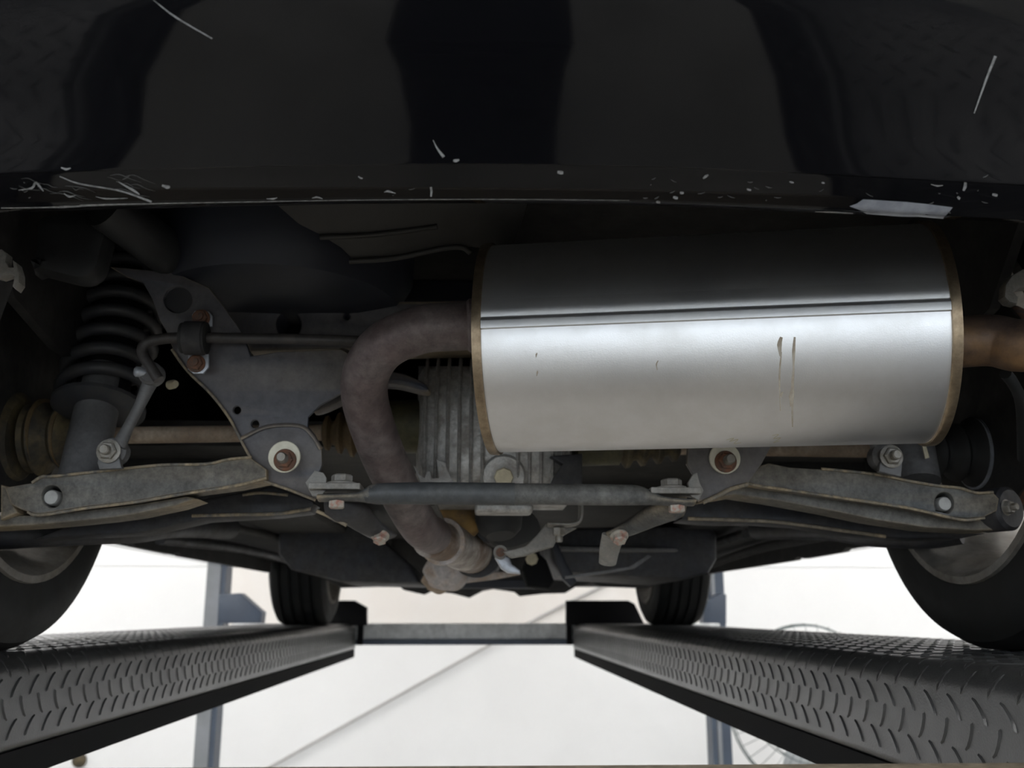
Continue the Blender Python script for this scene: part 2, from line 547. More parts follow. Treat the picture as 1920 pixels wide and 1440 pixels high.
# front posts
def post(pxl, pxr, yy, flip, label):
    x0, x1 = wx(pxl, yy), wx(pxr, yy)
    p = box('post', (x0, yy, FZ), (x1, yy + 0.02, 2.2), 'lift_grey', lift, label, bevel=0.003)
    w = 0.024
    if flip:
        box('flange', (x0 - w, yy + 0.004, FZ), (x0 - 0.001, yy + 0.12, 2.2), 'lift_blue', p)
        box('flange', (x1 + 0.001, yy + 0.004, FZ), (x1 + 0.045, yy + 0.12, 2.2), 'lift_blue', p)
    else:
        box('flange', (x1 + 0.001, yy + 0.004, FZ), (x1 + w, yy + 0.12, 2.2), 'lift_blue', p)
        box('flange', (x0 + 0.001, yy + 0.021, FZ), (x0 + 0.02, yy + 0.12, 2.2), 'lift_blue', p)
    box('foot_plate', (x0 - 0.1, yy - 0.06, FZ), (x1 + 0.1, yy + 0.2, FZ + 0.015), 'lift_blue', p)
    return p
post(382, 409, 4.72, False, 'grey lift post with dark blue edge beyond the left runway')
post(1335, 1343, 4.72, True, 'dark blue lift post beyond the right runway')
plate('beam_end_bracket', [(408, 1168), (410, 1115), (450, 1112), (491, 1148), (488, 1170)], 'lift_blue', lift, y=4.62, thick=0.10, bevel=0.003, label='dark blue bracket joining beam and left post')
plate('beam_end_bracket', [(1320, 1170), (1320, 1130), (1355, 1112), (1362, 1115), (1362, 1170)], 'lift_blue', lift, y=4.62, thick=0.10, bevel=0.003, label='dark blue bracket joining beam and right post')
# wheel stops at the runway ends
plate('wheel_stop', [(600, 1173), (600, 1126), (664, 1126), (687, 1139), (687, 1173)], 'lift_black', lift, y=4.36, thick=0.05, bevel=0.004, label='black wheel stop at the end of the left runway')
plate('wheel_stop', [(1062, 1173), (1062, 1126), (1178, 1126), (1190, 1132), (1210, 1173)], 'lift_black', lift, y=4.36, thick=0.05, bevel=0.004, label='black wheel stop at the end of the right runway')

# ================================================================== cabinet added unseen behind the viewer to give the bumper its dark reflection
tc = empty('stand_in_cabinet', (-0.055, -0.28, FZ), 'black stand-in cabinet, added only to make the dark upright reflection in the bumper', 'cabinet')
box('cabinet_body', (-0.265, -0.50, FZ + 0.09), (0.155, -0.06, -0.52), 'lift_black', tc, bevel=0.006)
for k in range(5):
    z0 = FZ + 0.12 + k * 0.19
    d = box('drawer', (-0.250, -0.055, z0), (0.140, -0.045, z0 + 0.175), 'lift_black', tc, bevel=0.003)
    box('pull', (-0.20, -0.044, z0 + 0.145), (0.09, -0.032, z0 + 0.160), 'lift_black', d)
for cx_ in (-0.23, 0.12):
    for cy_ in (-0.46, -0.10):
        lathe('castor', [(-0.015, 0.045), (0.015, 0.045)], (cx_, cy_, FZ + 0.045), (1, 0, 0), 'rubber', tc, seg=20)

# ================================================================== pedestal fan by the wall
fy = 6.2
fc = W(1515, 1325, fy); fr = (W(1662, 1325, fy) - fc).length
fan = empty('pedestal_fan', (fc.x, fy, FZ), 'large grey wire-caged pedestal fan standing before the wall right of the lift', 'fan')
cage = []
for rr0, dy in ((fr, 0.0), (fr * 0.99, -0.05), (fr * 0.66, -0.09), (fr * 0.33, -0.105), (fr * 0.66, 0.09)):
    ringp = [fc + Vector((math.cos(t * math.pi / 24) * rr0, dy, math.sin(t * math.pi / 24) * rr0)) for t in range(49)]
    cage.append(tube_data(ringp, 0.006 if dy == 0 else 0.0035, 6, False))
for k in range(40):
    t = 2 * math.pi * k / 40
    d = Vector((math.cos(t), 0, math.sin(t)))
    cage.append(tube_data(spline([fc + d * 0.05 + Vector((0, -0.11, 0)), fc + d * fr * 0.66 + Vector((0, -0.09, 0)), fc + d * fr * 0.99 + Vector((0, -0.05, 0)), fc + d * fr], 3), 0.0022, 4, False))
V, F = join_data(cage)
make('guard', V, F, 'fan_wire', fan)
for k in range(3):
    a0 = 2 * math.pi * k / 3 + 0.3
    V = []
    for i in range(7):
        r = 0.06 + (fr * 0.88 - 0.06) * i / 6
        w = 0.10 + 0.18 * i / 6
        for sgn in (-1, 1):
            a = a0 + sgn * w * 1.6 * (0.5 + 0.5 * math.sin(math.pi * i / 6))
            V.append(fc + Vector((math.cos(a) * r, sgn * 0.03, math.sin(a) * r)))
    F = [(2 * i, 2 * i + 1, 2 * i + 3, 2 * i + 2) for i in range(6)]
    b = make('blade', V, F, 'fan_blade', fan)
    sm = b.modifiers.new('solid', 'SOLIDIFY'); sm.thickness = 0.004
lathe('motor', [(-0.09, 0.05), (-0.07, 0.06), (0.10, 0.09), (0.20, 0.07)], fc, (0, 1, 0), 'fan_wire', fan)
tube('pole', [(fc.x, fy + 0.12, FZ + 0.05), (fc.x, fy + 0.12, fc.z)], 0.022, 'fan_wire', fan)
lathe('base', [(0, 0.24), (0.03, 0.24), (0.06, 0.05), (0.09, 0.03)], (fc.x, fy + 0.12, FZ), (0, 0, 1), 'fan_wire', fan)

# ================================================================== the car
car = empty('car', (XC(2.5), 2.5, 0.0), 'black car seen from below and behind, standing on the lift runways', 'car')

# ---- rear bumper ------------------------------------------------
ZBUMP = 0.317
edge_px = [(-60, 394), (0, 392), (300, 384), (600, 377), (900, 375), (1200, 379), (1500, 391), (1700, 401), (1920, 412), (1980, 415)]
ep = [WZ(a, b, ZBUMP) for a, b in edge_px]
def curl(p, q, sgn, xend, n=7):      # the edge goes on past the frame and wraps round the corner
    d = (q - p) / (q.x - p.x)
    out_ = []
    for k in range(1, n + 1):
        t = k / n
        x = q.x + (xend - q.x) * math.sin(t * math.pi / 2)
        y = q.y + d.y * (x - q.x) + 0.34 * (1 - math.cos(t * math.pi / 2)) ** 1.3
        out_.append(Vector((x, y, ZBUMP)))
    return out_
ep = curl(ep[2], ep[0], -1, -0.815)[::-1] + ep + curl(ep[-3], ep[-1], 1, 0.905)
ep = spline(ep, 6)
# (forward offset toward the viewer, height) from the lower edge up
bprof = [(-0.05, 0.022), (-0.012, 0.003), (0.0, 0.0), (0.003, 0.0010), (0.012, 0.0062), (0.0235, 0.0125), (0.0250, 0.0137), (0.0262, 0.0137), (0.0275, 0.0150),
         (0.045, 0.0310), (0.072, 0.0560), (0.100, 0.083), (0.118, 0.105), (0.130, 0.14), (0.136, 0.19), (0.138, 0.25), (0.132, 0.31), (0.11, 0.34)]
BV, BF = [], []
nb = len(bprof)
for i, p in enumerate(ep):
    t = (ep[min(i + 1, len(ep) - 1)] - ep[max(i - 1, 0)]).normalized()
    out = Vector((t.y, -t.x, 0))
    for o_, h in bprof:
        k_ = min(1.0, max(0.0, (o_ - 0.0275) / 0.03))
        oo = o_ - k_ * 0.11 * ((p.x - 0.03) ** 2 if abs(p.x - 0.03) < 0.4 else 0.16 + 0.0 * p.x)
        BV.append(p + out * oo + Vector((0, 0, h)))
for i in range(len(ep) - 1):
    for j in range(nb - 1):
        BF.append((i * nb + j, i * nb + j + 1, (i + 1) * nb + j + 1, (i + 1) * nb + j))
bumper = make('rear_bumper', BV, BF, 'black_paint', car, 'glossy black rear bumper with scratched lower edge', smooth=28)
BT = BVHTree.FromPolygons([Vector(v) for v in BV], BF)


def on(bvh, px, py, lift_=0.0004):
    h = bvh.ray_cast(CAM, ray(px, py))
    if h[0] is None: return None
    n = h[1] if h[1].dot(ray(px, py)) < 0 else -h[1]
    return h[0] + n * lift_


def stroke(name, bvh, pts, widths, m, parent, label=None, n=4, lift_=0.0004, dirn=None):
    """a scratch or stain that lies on a surface"""
    P = spline([Vector((a, b, 0)) for a, b in pts], n)
    ws = []
    for i in range(len(widths) - 1):
        ws += [widths[i] * (1 - j / n) + widths[i + 1] * j / n for j in range(n)]
    ws.append(widths[-1])
    V = []
    for i, p in enumerate(P):
        t = (P[min(i + 1, len(P) - 1)] - P[max(i - 1, 0)]).normalized()
        q = Vector((-t.y, t.x, 0)) * ws[i] / 2
        a, b = on(bvh, p.x + q.x, p.y + q.y, lift_), on(bvh, p.x - q.x, p.y - q.y, lift_)
        if a is None or b is None: return None
        V += [a, b]
    F = [(2 * i, 2 * i + 1, 2 * i + 3, 2 * i + 2) for i in range(len(P) - 1)]
    return make(name, V, F, m, parent, label)


def patch(name, bvh, outline, m, parent, label=None, lift_=0.0005):
    cx = sum(p[0] for p in outline) / len(outline); cy = sum(p[1] for p in outline) / len(outline)
    V = []; n = len(outline); K = 4
    for k in range(1, K + 1):
        for a, b in outline:
            q = on(bvh, cx + (a - cx) * k / K, cy + (b - cy) * k / K, lift_)
            if q is None: return None
            V.append(q)
    V.append(on(bvh, cx, cy, lift_))
    F = [(len(V) - 1, j, (j + 1) % n) for j in range(n)]
    for k in range(K - 1):
        for j in range(n):
            F.append((k * n + j, k * n + (j + 1) % n, (k + 1) * n + (j + 1) % n, (k + 1) * n + j))
    return make(name, V, F, m, parent, label)


SCR = [([(288, 0), (330, 32), (398, 72)], [1, 3, 2]), ([(812, 262), (820, 278), (832, 294)], [1, 3, 6]),
       ([(1866, 105), (1850, 145), (1826, 212)], [5, 4, 2]), ([(1045, 322), (1052, 323), (1056, 323)], [5, 7, 5]),
       ([(1318, 334), (1323, 330), (1328, 327)], [3, 5, 3]), ([(808, 350), (809, 358), (808, 368)], [4, 4, 3]),
       ([(112, 330), (150, 344), (225, 357), (285, 378)], [2, 3, 3, 4]), ([(35, 356), (60, 352), (68, 342), (82, 358)], [1, 4, 5, 2]),
       ([(222, 340), (250, 356), (262, 364)], [2, 5, 2]), ([(304, 347), (314, 350), (319, 349)], [4, 7, 4]),
       ([(115, 314), (124, 317), (133, 315)], [2, 4, 2]), ([(180, 368), (200, 372), (240, 371)], [1, 3, 1]),
       ([(120, 362), (130, 368), (142, 366)], [1, 4, 1]), ([(1810, 341), (1809, 350), (1806, 357)], [5, 6, 4]),
       ([(1795, 368), (1798, 371), (1800, 372)], [4, 6, 4]), ([(1860, 364), (1866, 365), (1870, 366)], [4, 6, 4]),
       ([(1262, 369), (1266, 370), (1271, 371)], [4, 6, 4]), ([(1230, 378), (1234, 378), (1238, 379)], [3, 5, 3]),
       ([(1400, 354), (1404, 355), (1408, 356)], [3, 4, 3]), ([(1275, 361), (1279, 361), (1282, 361)], [4, 5, 3]),
       ([(672, 330), (676, 333), (680, 334)], [2, 3, 2]), ([(850, 301), (855, 301), (861, 299)], [4, 6, 3]),
       ([(720, 360), (728, 358), (742, 362)], [1, 4, 1]), ([(500, 372), (512, 372), (520, 370)], [1, 3, 1]),
       ([(585, 371), (595, 369), (605, 372)], [1, 3, 1]), ([(1745, 345), (1757, 348), (1768, 347)], [1, 3, 1]),
       ([(1480, 340), (1484, 341), (1488, 342)], [2, 4, 2]), ([(1540, 342), (1543, 342), (1546, 343)], [2, 4, 2])]
for pts, ws in SCR:
    stroke('scratch', BT, pts, ws, 'scratch_white', bumper)
random.seed(11)
for k in range(34):
    x = random.choice([random.uniform(10, 330), random.uniform(1200, 1560), random.uniform(330, 1900), random.uniform(1740, 1900)])
    y0_ = 325 + 0.0 * x; yb_ = 372 if x < 1300 else 372 + (x - 1300) * 0.05
    y = random.uniform(332, yb_)
    a = random.uniform(-0.6, 0.6); l = random.uniform(2, 14)
    stroke('scratch', BT, [(x, y), (x + l * 0.5, y + l * a * 0.5 + 1), (x + l, y + l * a)], [0.7, random.uniform(1.2, 2.6), 0.7], 'scratch_faint', bumper, n=2)
for k in range(16):
    x = random.uniform(20, 250); y = random.uniform(326, 366); l = random.uniform(20, 70)
    stroke('scratch', BT, [(x, y), (x + l * 0.3, y + random.uniform(-4, 6)), (x + l * 0.65, y + l * 0.12 + random.uniform(-3, 3)), (x + l, min(y + l * 0.22, 378))], [0.4, 1.2, 0.9, 0.3], 'scratch_faint', bumper, n=3)
patch('scrape', BT, [(1592, 386), (1606, 381), (1618, 373), (1640, 374), (1700, 378), (1740, 382), (1786, 388), (1780, 396), (1771, 405), (1768, 409), (1720, 405), (1690, 405), (1650, 402), (1625, 400), (1612, 393)], 'scrape_grey', bumper, 'pale grey scraped patch where the paint is gone')
stroke('scrape', BT, [(1528, 396), (1560, 397), (1600, 399)], [1, 3, 2], 'scratch_white', bumper)
stroke('scrape', BT, [(2, 389.3), (80, 388.3), (120, 387), (160, 385.5)], [2, 2, 4, 2], 'scratch_white', bumper)
stroke('scrape', BT, [(150, 385), (200, 383), (290, 381), (420, 378.5), (700, 374), (960, 373), (1180, 375)], [4, 3, 2, 1.4, 1.2, 1.2, 0.8], 'scratch_white', bumper)

# ---- body shell above (out of view, keeps daylight off the underside) ----
def yz_prism(name, poly, x0, x1, m, parent, label=None):
    V, F = flat_shape([(y, z) for y, z in poly], [], abs(x1 - x0), 0.0, lambda c: Vector(((x0 + x1) / 2 + c.z, c.x, c.y)))
    return make(name, V, F, m, parent, label, smooth=30)


def arch(yc, r, z0, z1, k=14):
    a0 = math.asin(max(-1, min(1, (z0 - 0.31) / r)))
    return [(yc + r * math.cos(math.pi - a0 - (math.pi - 2 * a0) * i / k) * -1, 0.31 + r * math.sin(a0 + (math.pi - 2 * a0) * i / k)) for i in range(k + 1)]


side = [(0.56, 0.64), (0.58, 0.42), (0.95, 0.30)]
ar = [(1.22 - 0.37 * math.cos(t), 0.31 + 0.37 * math.sin(t)) for t in [math.pi * k / 14 for k in range(15)]]
af = [(3.83 - 0.37 * math.cos(t), 0.31 + 0.37 * math.sin(t)) for t in [math.pi * k / 14 for k in range(15)]]
side = [(0.60, 0.70), (0.62, 0.40)] + ar + [(1.62, 0.20), (3.44, 0.20)] + af + [(4.60, 0.30), (4.66, 0.70), (4.6, 0.82), (3.6, 0.95), (0.75, 1.0)]
yz_prism('body_side', side, -0.87, -0.83, 'black_paint', car, 'black side panel with wheel arches')
yz_prism('body_side', side, 0.93, 0.97, 'black_paint', car, 'black side panel with wheel arches')
yz_prism('body_shell', [(0.47, 0.655), (0.50, 0.98), (0.95, 1.40), (2.6, 1.46), (3.35, 1.0), (4.55, 0.84), (4.64, 0.66), (3.95, 0.69), (1.0, 0.69)], -0.84, 0.94, 'black_paint', car, 'black upper body of the car')
# ---- underbody ---------------------------------------------------
box('floor_pan', (-0.66, 1.50, 0.30), (0.76, 3.75, 0.34), 'underseal', car, 'black undersealed floor pan')
box('boot_floor', (-0.82, 0.585, 0.565), (0.92, 1.75, 0.60), 'underseal', car, 'dark floor of the boot above the muffler')
tub = box('front_bulkhead', (-0.48, 3.50, 0.16), (0.62, 4.4, 0.60), 'underseal', car, 'black engine bay underside')
# sills with the pinch weld seen against the wall
def sill(x, zl, label, sgn):
    p = [(1.62, zl + 0.012), (1.70, zl), (2.05, zl + 0.002), (2.10, zl + 0.006), (2.13, zl - 0.002), (2.38, zl - 0.003), (2.43, zl + 0.005), (2.46, zl - 0.003), (3.525, zl), (3.525, 0.30), (1.56, 0.30)]
    a, b = (x, x + sgn * 0.016)
    yz_prism('rocker', [(1.60, zl + 0.05), (3.50, zl + 0.05), (3.50, 0.40), (1.60, 0.40)], min(x + sgn * 0.017, x + sgn * 0.095), max(x + sgn * 0.017, x + sgn * 0.095), 'underseal', car)
    return yz_prism('sill', p, min(a, b), max(a, b), 'underseal', car, label)
sill(-0.735, 0.187, 'black sill with pinch weld along the left side', -1)
sill(0.81, 0.180, 'black sill with pinch weld along the right side', 1)
box('wheel_house', (-0.82, 1.5, 0.30), (-0.60, 1.62, 0.70), 'underseal', car)
box('side_rail', (-0.734, 1.63, 0.225), (-0.30, 3.50, 0.32), 'underseal', car, bevel=0.01)
box('side_rail', (0.42, 1.63, 0.215), (0.799, 3.50, 0.32), 'underseal', car, bevel=0.01)
box('wheel_liner', (-0.84, 4.16, 0.22), (-0.40, 4.20, 0.68), 'underseal', car)
box('wheel_liner', (0.55, 4.16, 0.22), (0.94, 4.20, 0.68), 'underseal', car)
for sg_ in (-1, 1):
    xs = XC(1.22) + sg_ * 0.555
    yz_prism('inner_arch_panel', [(0.92, 0.60), (0.95, 0.46), (1.03, 0.385), (1.15, 0.36), (1.32, 0.36), (1.44, 0.40), (1.52, 0.50), (1.54, 0.60)], xs - 0.006, xs + 0.006, 'underseal', car, 'black inner panel of the wheel arch')
box('wheel_house', (0.69, 1.5, 0.30), (0.92, 1.62, 0.70), 'underseal', car)

# tanks, covers and engine parts along the underside, from near to far
plate('fuel_tank', [(1030, 990), (1330, 985), (1345, 1000), (1345, 1050), (1330, 1075), (1280, 1088), (1060, 1075), (1040, 1050)], 'dark_paint', car, y=2.0, thick=0.40, bevel=0.012, label='black fuel tank right of the exhaust')
plate('carbon_canister', [(520, 985), (690, 980), (705, 1000), (770, 1060), (790, 1095), (640, 1092), (545, 1068), (522, 1040)], 'dark_paint', car, y=2.25, thick=0.35, bevel=0.012, label='black cover left of the exhaust')
plate('under_cover', [(560, 1060), (640, 1102), (705, 1100), (722, 1090), (742, 1092), (756, 1106), (795, 1115), (810, 1108), (850, 1113), (880, 1121), (905, 1108), (925, 1104), (965, 1110), (975, 1118), (1020, 1113), (1060, 1112), (1080, 1100), (1110, 1092), (1130, 1100), (1215, 1103), (1260, 1080), (1260, 1010), (560, 1010)], 'underseal', car, y=3.45, thick=0.04, bevel=0.003, label='ragged black under-engine cover')
box('front_crossmember', tuple(W(812, 1103, 3.3)), tuple(W(1010, 1086, 3.3) + Vector((0, 0.06, 0))), 'body_blue', car, 'dark blue front crossmember', bevel=0.004)
for (a, b, r, mm) in (((300, 1010, 1.9), (560, 1055, 3.0), 0.012, 'dark_paint'), ((420, 985, 1.8), (600, 1040, 3.0), 0.008, 'underseal'), ((1400, 1000, 1.9), (1240, 1060, 3.1), 0.010, 'dark_paint'), ((1560, 1000, 1.8), (1330, 1060, 3.0), 0.012, 'underseal')):
    tube('brake_pipe', [W(*a), (W(*a) + W(*b)) / 2 + Vector((0, 0, 0.01)), W(*b)], r, mm, car, seg=8, smooth_n=4)

# ---- muffler ------------------------------------------------------
MR = 0.107
ml = Vector((W(916, 600, 0.865).x, 0.964, 0.312))
mr = Vector((W(1826, 560, 0.80).x, 0.886, 0.311))
max_ = (mr - ml); ML = max_.length; max_.normalize()
mz = Vector((0, 0, 1)); my = mz.cross(max_).normalized()     # my points away from the viewer
if my.y < 0: my = -my


def mpt(h, ang, r):          # ang measured from the side that faces the viewer, upward
    return ml + max_ * h + (-my * math.cos(ang) + mz * math.sin(ang)) * r


SEG = 128
seam_a = math.radians(19)
V = []
hs = [0.012] + [ML * k / 24 for k in range(1, 24)] + [ML - 0.012]
for h in hs:
    for j in range(SEG):
        a = 2 * math.pi * j / SEG + seam_a
        V.append(mpt(h, a, MR))
F = []
for i in range(len(hs) - 1):
    for j in range(SEG):
        F.append((i * SEG + j, i * SEG + (j + 1) % SEG, (i + 1) * SEG + (j + 1) % SEG, (i + 1) * SEG + j))
muffler = make('muffler', V, F, 'muffler_steel', car, 'bright steel cylindrical muffler lying across the car')
MT = BVHTree.FromPolygons([Vector(v) for v in V], F)
# folded lock seam along the shell
sp = [(-0.5, 0.0002), (0.0, 0.0022), (3.6, 0.0024), (4.4, 0.0021), (5.2, 0.0006), (6.0, 0.0006), (7.4, 0.0012), (10.0, 0.0011), (15.0, 0.0001)]
a0 = math.radians(-5.0)
V = [mpt(h, a0 + math.radians(d), MR + e) for h in (0.012, ML * 0.33, ML * 0.66, ML - 0.012) for d, e in sp]
n = len(sp)
F = [(i * n + j, i * n + j + 1, (i + 1) * n + j + 1, (i + 1) * n + j) for i in range(3) for j in range(n - 1)]
make('lock_seam', V, F, 'muffler_steel', muffler, 'folded seam along the muffler shell', smooth=60)
for hh, sg in ((0.0, 1), (ML, -1)):
    prof = [(sg * 0.002, 0.055), (sg * 0.002, 0.062), (sg * 0.003, MR - 0.016), (sg * 0.002, MR - 0.004), (sg * 0.0032, MR + 0.0025), (sg * 0.010, MR + 0.003), (sg * 0.0118, MR + 0.0022), (sg * 0.0122, MR - 0.001)]
    lathe('end_cap', [(hh + a, b) for a, b in prof], ml, max_, 'band_steel', muffler, 'bronze tinted end cap with rolled rim', seg=96)
for x0, y_0, y_1, w in ((1463, 632, 668, 9), (1463, 660, 770, 3.5), (1466, 735, 745, 5), (1488, 632, 700, 6), (1486, 690, 800, 6), (1484, 730, 762, 10), (1232, 676, 694, 2.5), (1005, 662, 670, 3), (1006, 695, 705, 3)):
    pts = [(x0 + 2, y_0), (x0 + random.uniform(-2, 2), y_0 * 0.6 + y_1 * 0.4), (x0 + random.uniform(-1, 1), y_1)]
    stroke('mud_streak', MT, pts, [w * 0.6, w, w * 0.4], 'mud', muffler, lift_=0.0003)
for pts in ([(1362, 824), (1376, 821), (1368, 827), (1384, 823), (1376, 831), (1390, 829)], [(1448, 816), (1460, 814), (1450, 822), (1464, 820), (1450, 829), (1462, 826)]):
    stroke('scratch', MT, pts, [1, 1.6, 1.2, 1.6, 1.2, 1], 'washer_white', muffler)

# ---- exhaust pipes --------------------------------------------------
PR = 0.0255
pp = [W(905, 611, 0.965), W(860, 612, 0.965), W(790, 618, 0.97), W(725, 645, 0.98), W(690, 690, 1.0), W(684, 745, 1.03), W(705, 820, 1.08), W(735, 890, 1.14), W(765, 950, 1.20), W(790, 990, 1.26), W(812, 1004, 1.33)]
ex = tube('exhaust_pipe', pp, PR, 'pipe_steel', car, 'brown steel exhaust pipe curving down from the muffler', seg=28, smooth_n=6)
lathe('weld_collar', [(-0.004, PR), (-0.002, PR + 0.003), (0.004, PR + 0.003), (0.007, PR)], W(888, 611, 0.965), (W(860, 612, 0.965) - W(888, 611, 0.965)), 'pipe_steel', ex, seg=28)
tp = [mr - max_ * 0.004 + Vector((0, 0, -0.012)), mr + max_ * 0.05 + Vector((0, -0.004, -0.010)), W(1915, 648, 0.855), W(2000, 632, 0.83), W(2140, 600, 0.78)]
tpo = tube('tailpipe', tp, [0.0250, 0.0250, 0.0250, 0.0255, 0.0255], 'tail_steel', car, 'brown tailpipe leaving the muffler to the right', seg=28, smooth_n=6)
lathe('bore_shade_disc', [(-0.002, 0.0225), (0.0006, 0.0225)], tp[-1], tp[-1] - tp[-2], 'lift_black', tpo, 'black disc standing in for the shaded inside of the pipe', seg=24)  # pipe end is solid; the shade inside is a black disc
# catalytic converter chain beyond the bar
tube('front_pipe', [W(806, 1010, 1.33), W(845, 1020, 1.42), W(868, 1029, 1.50), W(884, 1035, 1.60)], [0.0258, 0.029, 0.034, 0.035], 'cat_steel', car, 'rusty brown front exhaust pipe widening forward', seg=28, smooth_n=4)
lathe('weld_ring', [(0, 0.028), (0.001, 0.0335), (0.006, 0.034), (0.008, 0.030)], W(828, 1015, 1.38), W(845, 1020, 1.42) - W(820, 1012, 1.36), 'cat_pale', car, 'pale weld ring on the exhaust pipe', seg=28)
lathe('pipe_flange', [(0, 0.046), (0.012, 0.046)], W(893, 1030, 1.60), (0.25, 1, 0.02), 'dark_paint', car, 'dark flange ring of the front exhaust pipe', seg=28)
tube('catalytic_converter', [W(812, 1050, 1.86), W(832, 1066, 1.86), W(850, 1080, 1.92)], [0.030, 0.041, 0.030], 'cat_pale', car, 'pale flaked catalytic converter', seg=24, smooth_n=5)
tube('flex_pipe', [W(800, 1075, 2.0), W(818, 1088, 2.0), W(826, 1100, 2.02)], [0.020, 0.026, 0.018], 'shaft_rust', car, 'rusty flexible pipe end', seg=20, smooth_n=4)
plate('shield_strip', [(838, 1085), (860, 1078), (905, 1074), (972, 1070), (976, 1077), (930, 1086), (880, 1092), (845, 1096)], 'cat_pale', car, y=2.0, thick=0.02, bevel=0.003, label='pale exhaust heat shield strip')
tube('propeller_joint', [W(832, 950, 1.45), W(850, 966, 1.45), W(872, 982, 1.45), W(882, 996, 1.46)], [0.022, 0.030, 0.030, 0.016], 'ochre_boot', car, 'ochre rusted bracket joint', seg=24, smooth_n=5)
tube('propeller_shaft', [W(930, 975, 1.45), W(925, 1010, 1.9), W(915, 1060, 2.9)], 0.036, 'dark_paint', car, 'dark propeller shaft running forward', seg=24, smooth_n=4)
tube('hanger_rod', [W(812, 945, 1.34), W(826, 975, 1.36), W(836, 998, 1.38)], 0.005, 'hanger_grey', car, seg=8, smooth_n=3)

# ---- differential -----------------------------------------------------
dc = W(925, 840, 1.30)
dw = [(-0.098, 0.0), (-0.096, 0.060), (-0.088, 0.082), (-0.060, 0.094), (0.0, 0.100), (0.060, 0.096), (0.090, 0.086), (0.104, 0.062), (0.106, 0.0)]
V, F = [], []
# rounded housing: superellipse cross section in (x,z), domed toward the viewer
nx_, nz_ = 22, 14
hx, hz_t, hz_b = 0.105, 0.115, 0.072
for j in range(nz_ + 1):
    v = -1 + 2 * j / nz_
    for i in range(nx_ + 1):
        u = -1 + 2 * i / nx_
        x = u * hx
        z = v * (hz_t if v > 0 else hz_b)
        e = max(0.0, 1 - abs(u) ** 4) ** 0.25 * max(0.0, 1 - abs(v) ** 3.5) ** 0.3
        V.append((dc.x + x, dc.y - 0.085 * e, dc.z + z))
nn = nx_ + 1
F = [(j * nn + i, j * nn + i + 1, (j + 1) * nn + i + 1, (j + 1) * nn + i) for j in range(nz_) for i in range(nx_)]
k0 = len(V)
for j in range(nz_ + 1):
    for i in range(nx_ + 1):
        x, y, z = V[j * nn + i]
        V.append((x, dc.y + 0.12, z))
F += [(k0 + j * nn + i, k0 + (j + 1) * nn + i, k0 + (j + 1) * nn + i + 1, k0 + j * nn + i + 1) for j in range(nz_) for i in range(nx_)]
bl = [i for i in range(nn)] + [j * nn + nn - 1 for j in range(1, nz_ + 1)] + [nz_ * nn + i for i in range(nn - 2, -1, -1)] + [j * nn for j in range(nz_ - 1, 0, -1)]
F += [(bl[i], bl[(i + 1) % len(bl)], k0 + bl[(i + 1) % len(bl)], k0 + bl[i]) for i in range(len(bl))]
diff = make('differential', V, F, 'cast_aluminium', car, 'finned grey cast differential housing behind the exhaust pipe', smooth=50)
for i in range(13):
    u = -0.86 + 1.72 * i / 12
    if abs(u) < 0.02: pass
    path, rad = [], []
    for j in range(13):
        v = -0.97 + 1.94 * j / 12
        if abs(u - 0.06) < 0.2 and v < -0.25: continue
        e = max(0.0, 1 - abs(u) ** 4) ** 0.25 * max(0.0, 1 - abs(v) ** 3.5) ** 0.3
        path.append(Vector((dc.x + u * hx, dc.y - 0.085 * e - 0.001, dc.z + v * (hz_t if v > 0 else hz_b))))
        rad.append((0.0026, 0.007))
    tube('fin', path, rad, 'cast_aluminium', diff, seg=8, flat=((1, 0, 0),))
dp = on(BVHTree.FromPolygons([Vector(v) for v in V], F), 944, 893, 0.0)
lathe('plug_boss', [(-0.012, 0.030), (0.004, 0.0285), (0.007, 0.026), (0.007, 0.015)], dp, (0.0, -1, -0.25), 'cast_aluminium', diff, seg=28)
lathe('drain_plug', [(0.004, 0.0125), (0.013, 0.0125), (0.0145, 0.0115)], dp, (0.0, -1, -0.25), 'plug_yellow', diff, 'yellowish round drain plug', seg=8)
box('lower_flange', tuple(W(890, 960, 1.22)), tuple(W(1000, 943, 1.22) + Vector((0, 0.05, 0))), 'cast_aluminium', diff, bevel=0.004)
plate('mount_ear', [(818, 860), (836, 868), (838, 880), (850, 902), (880, 908), (790, 910), (775, 872), (782, 878), (786, 890), (796, 896), (800, 884), (806, 884), (810, 897), (822, 896)], 'cast_aluminium', diff, y=1.21, thick=0.012, bevel=0.001)
plate('rear_cover_rib', [(1032, 855), (1092, 850), (1092, 912), (1030, 912), (1040, 890), (1055, 870)], 'dark_paint', diff, y=1.20, thick=0.02, bevel=0.002)
# joint between pipe and differential
jp = W(762, 800, 1.30)
lathe('inner_drive_joint', [(-0.045, 0.030), (-0.03, 0.036), (0.020, 0.037), (0.024, 0.030), (0.05, 0.028)], jp, (1, 0, 0), 'joint_olive', car, 'olive coloured inner drive joint left of the differential', seg=32)
for k in range(3): pass


def bellows(name, p0, axis, r0, r1, length, folds, m, label):
    prof = []
    for i in range(folds * 4 + 1):
        t = i / (folds * 4)
        r = r0 + (r1 - r0) * t
        prof.append((length * t, r + (0.006 if i % 4 in (1, 2) else -0.003)))
    return lathe(name, prof, p0, axis, m, car, label, seg=32, smooth=60)


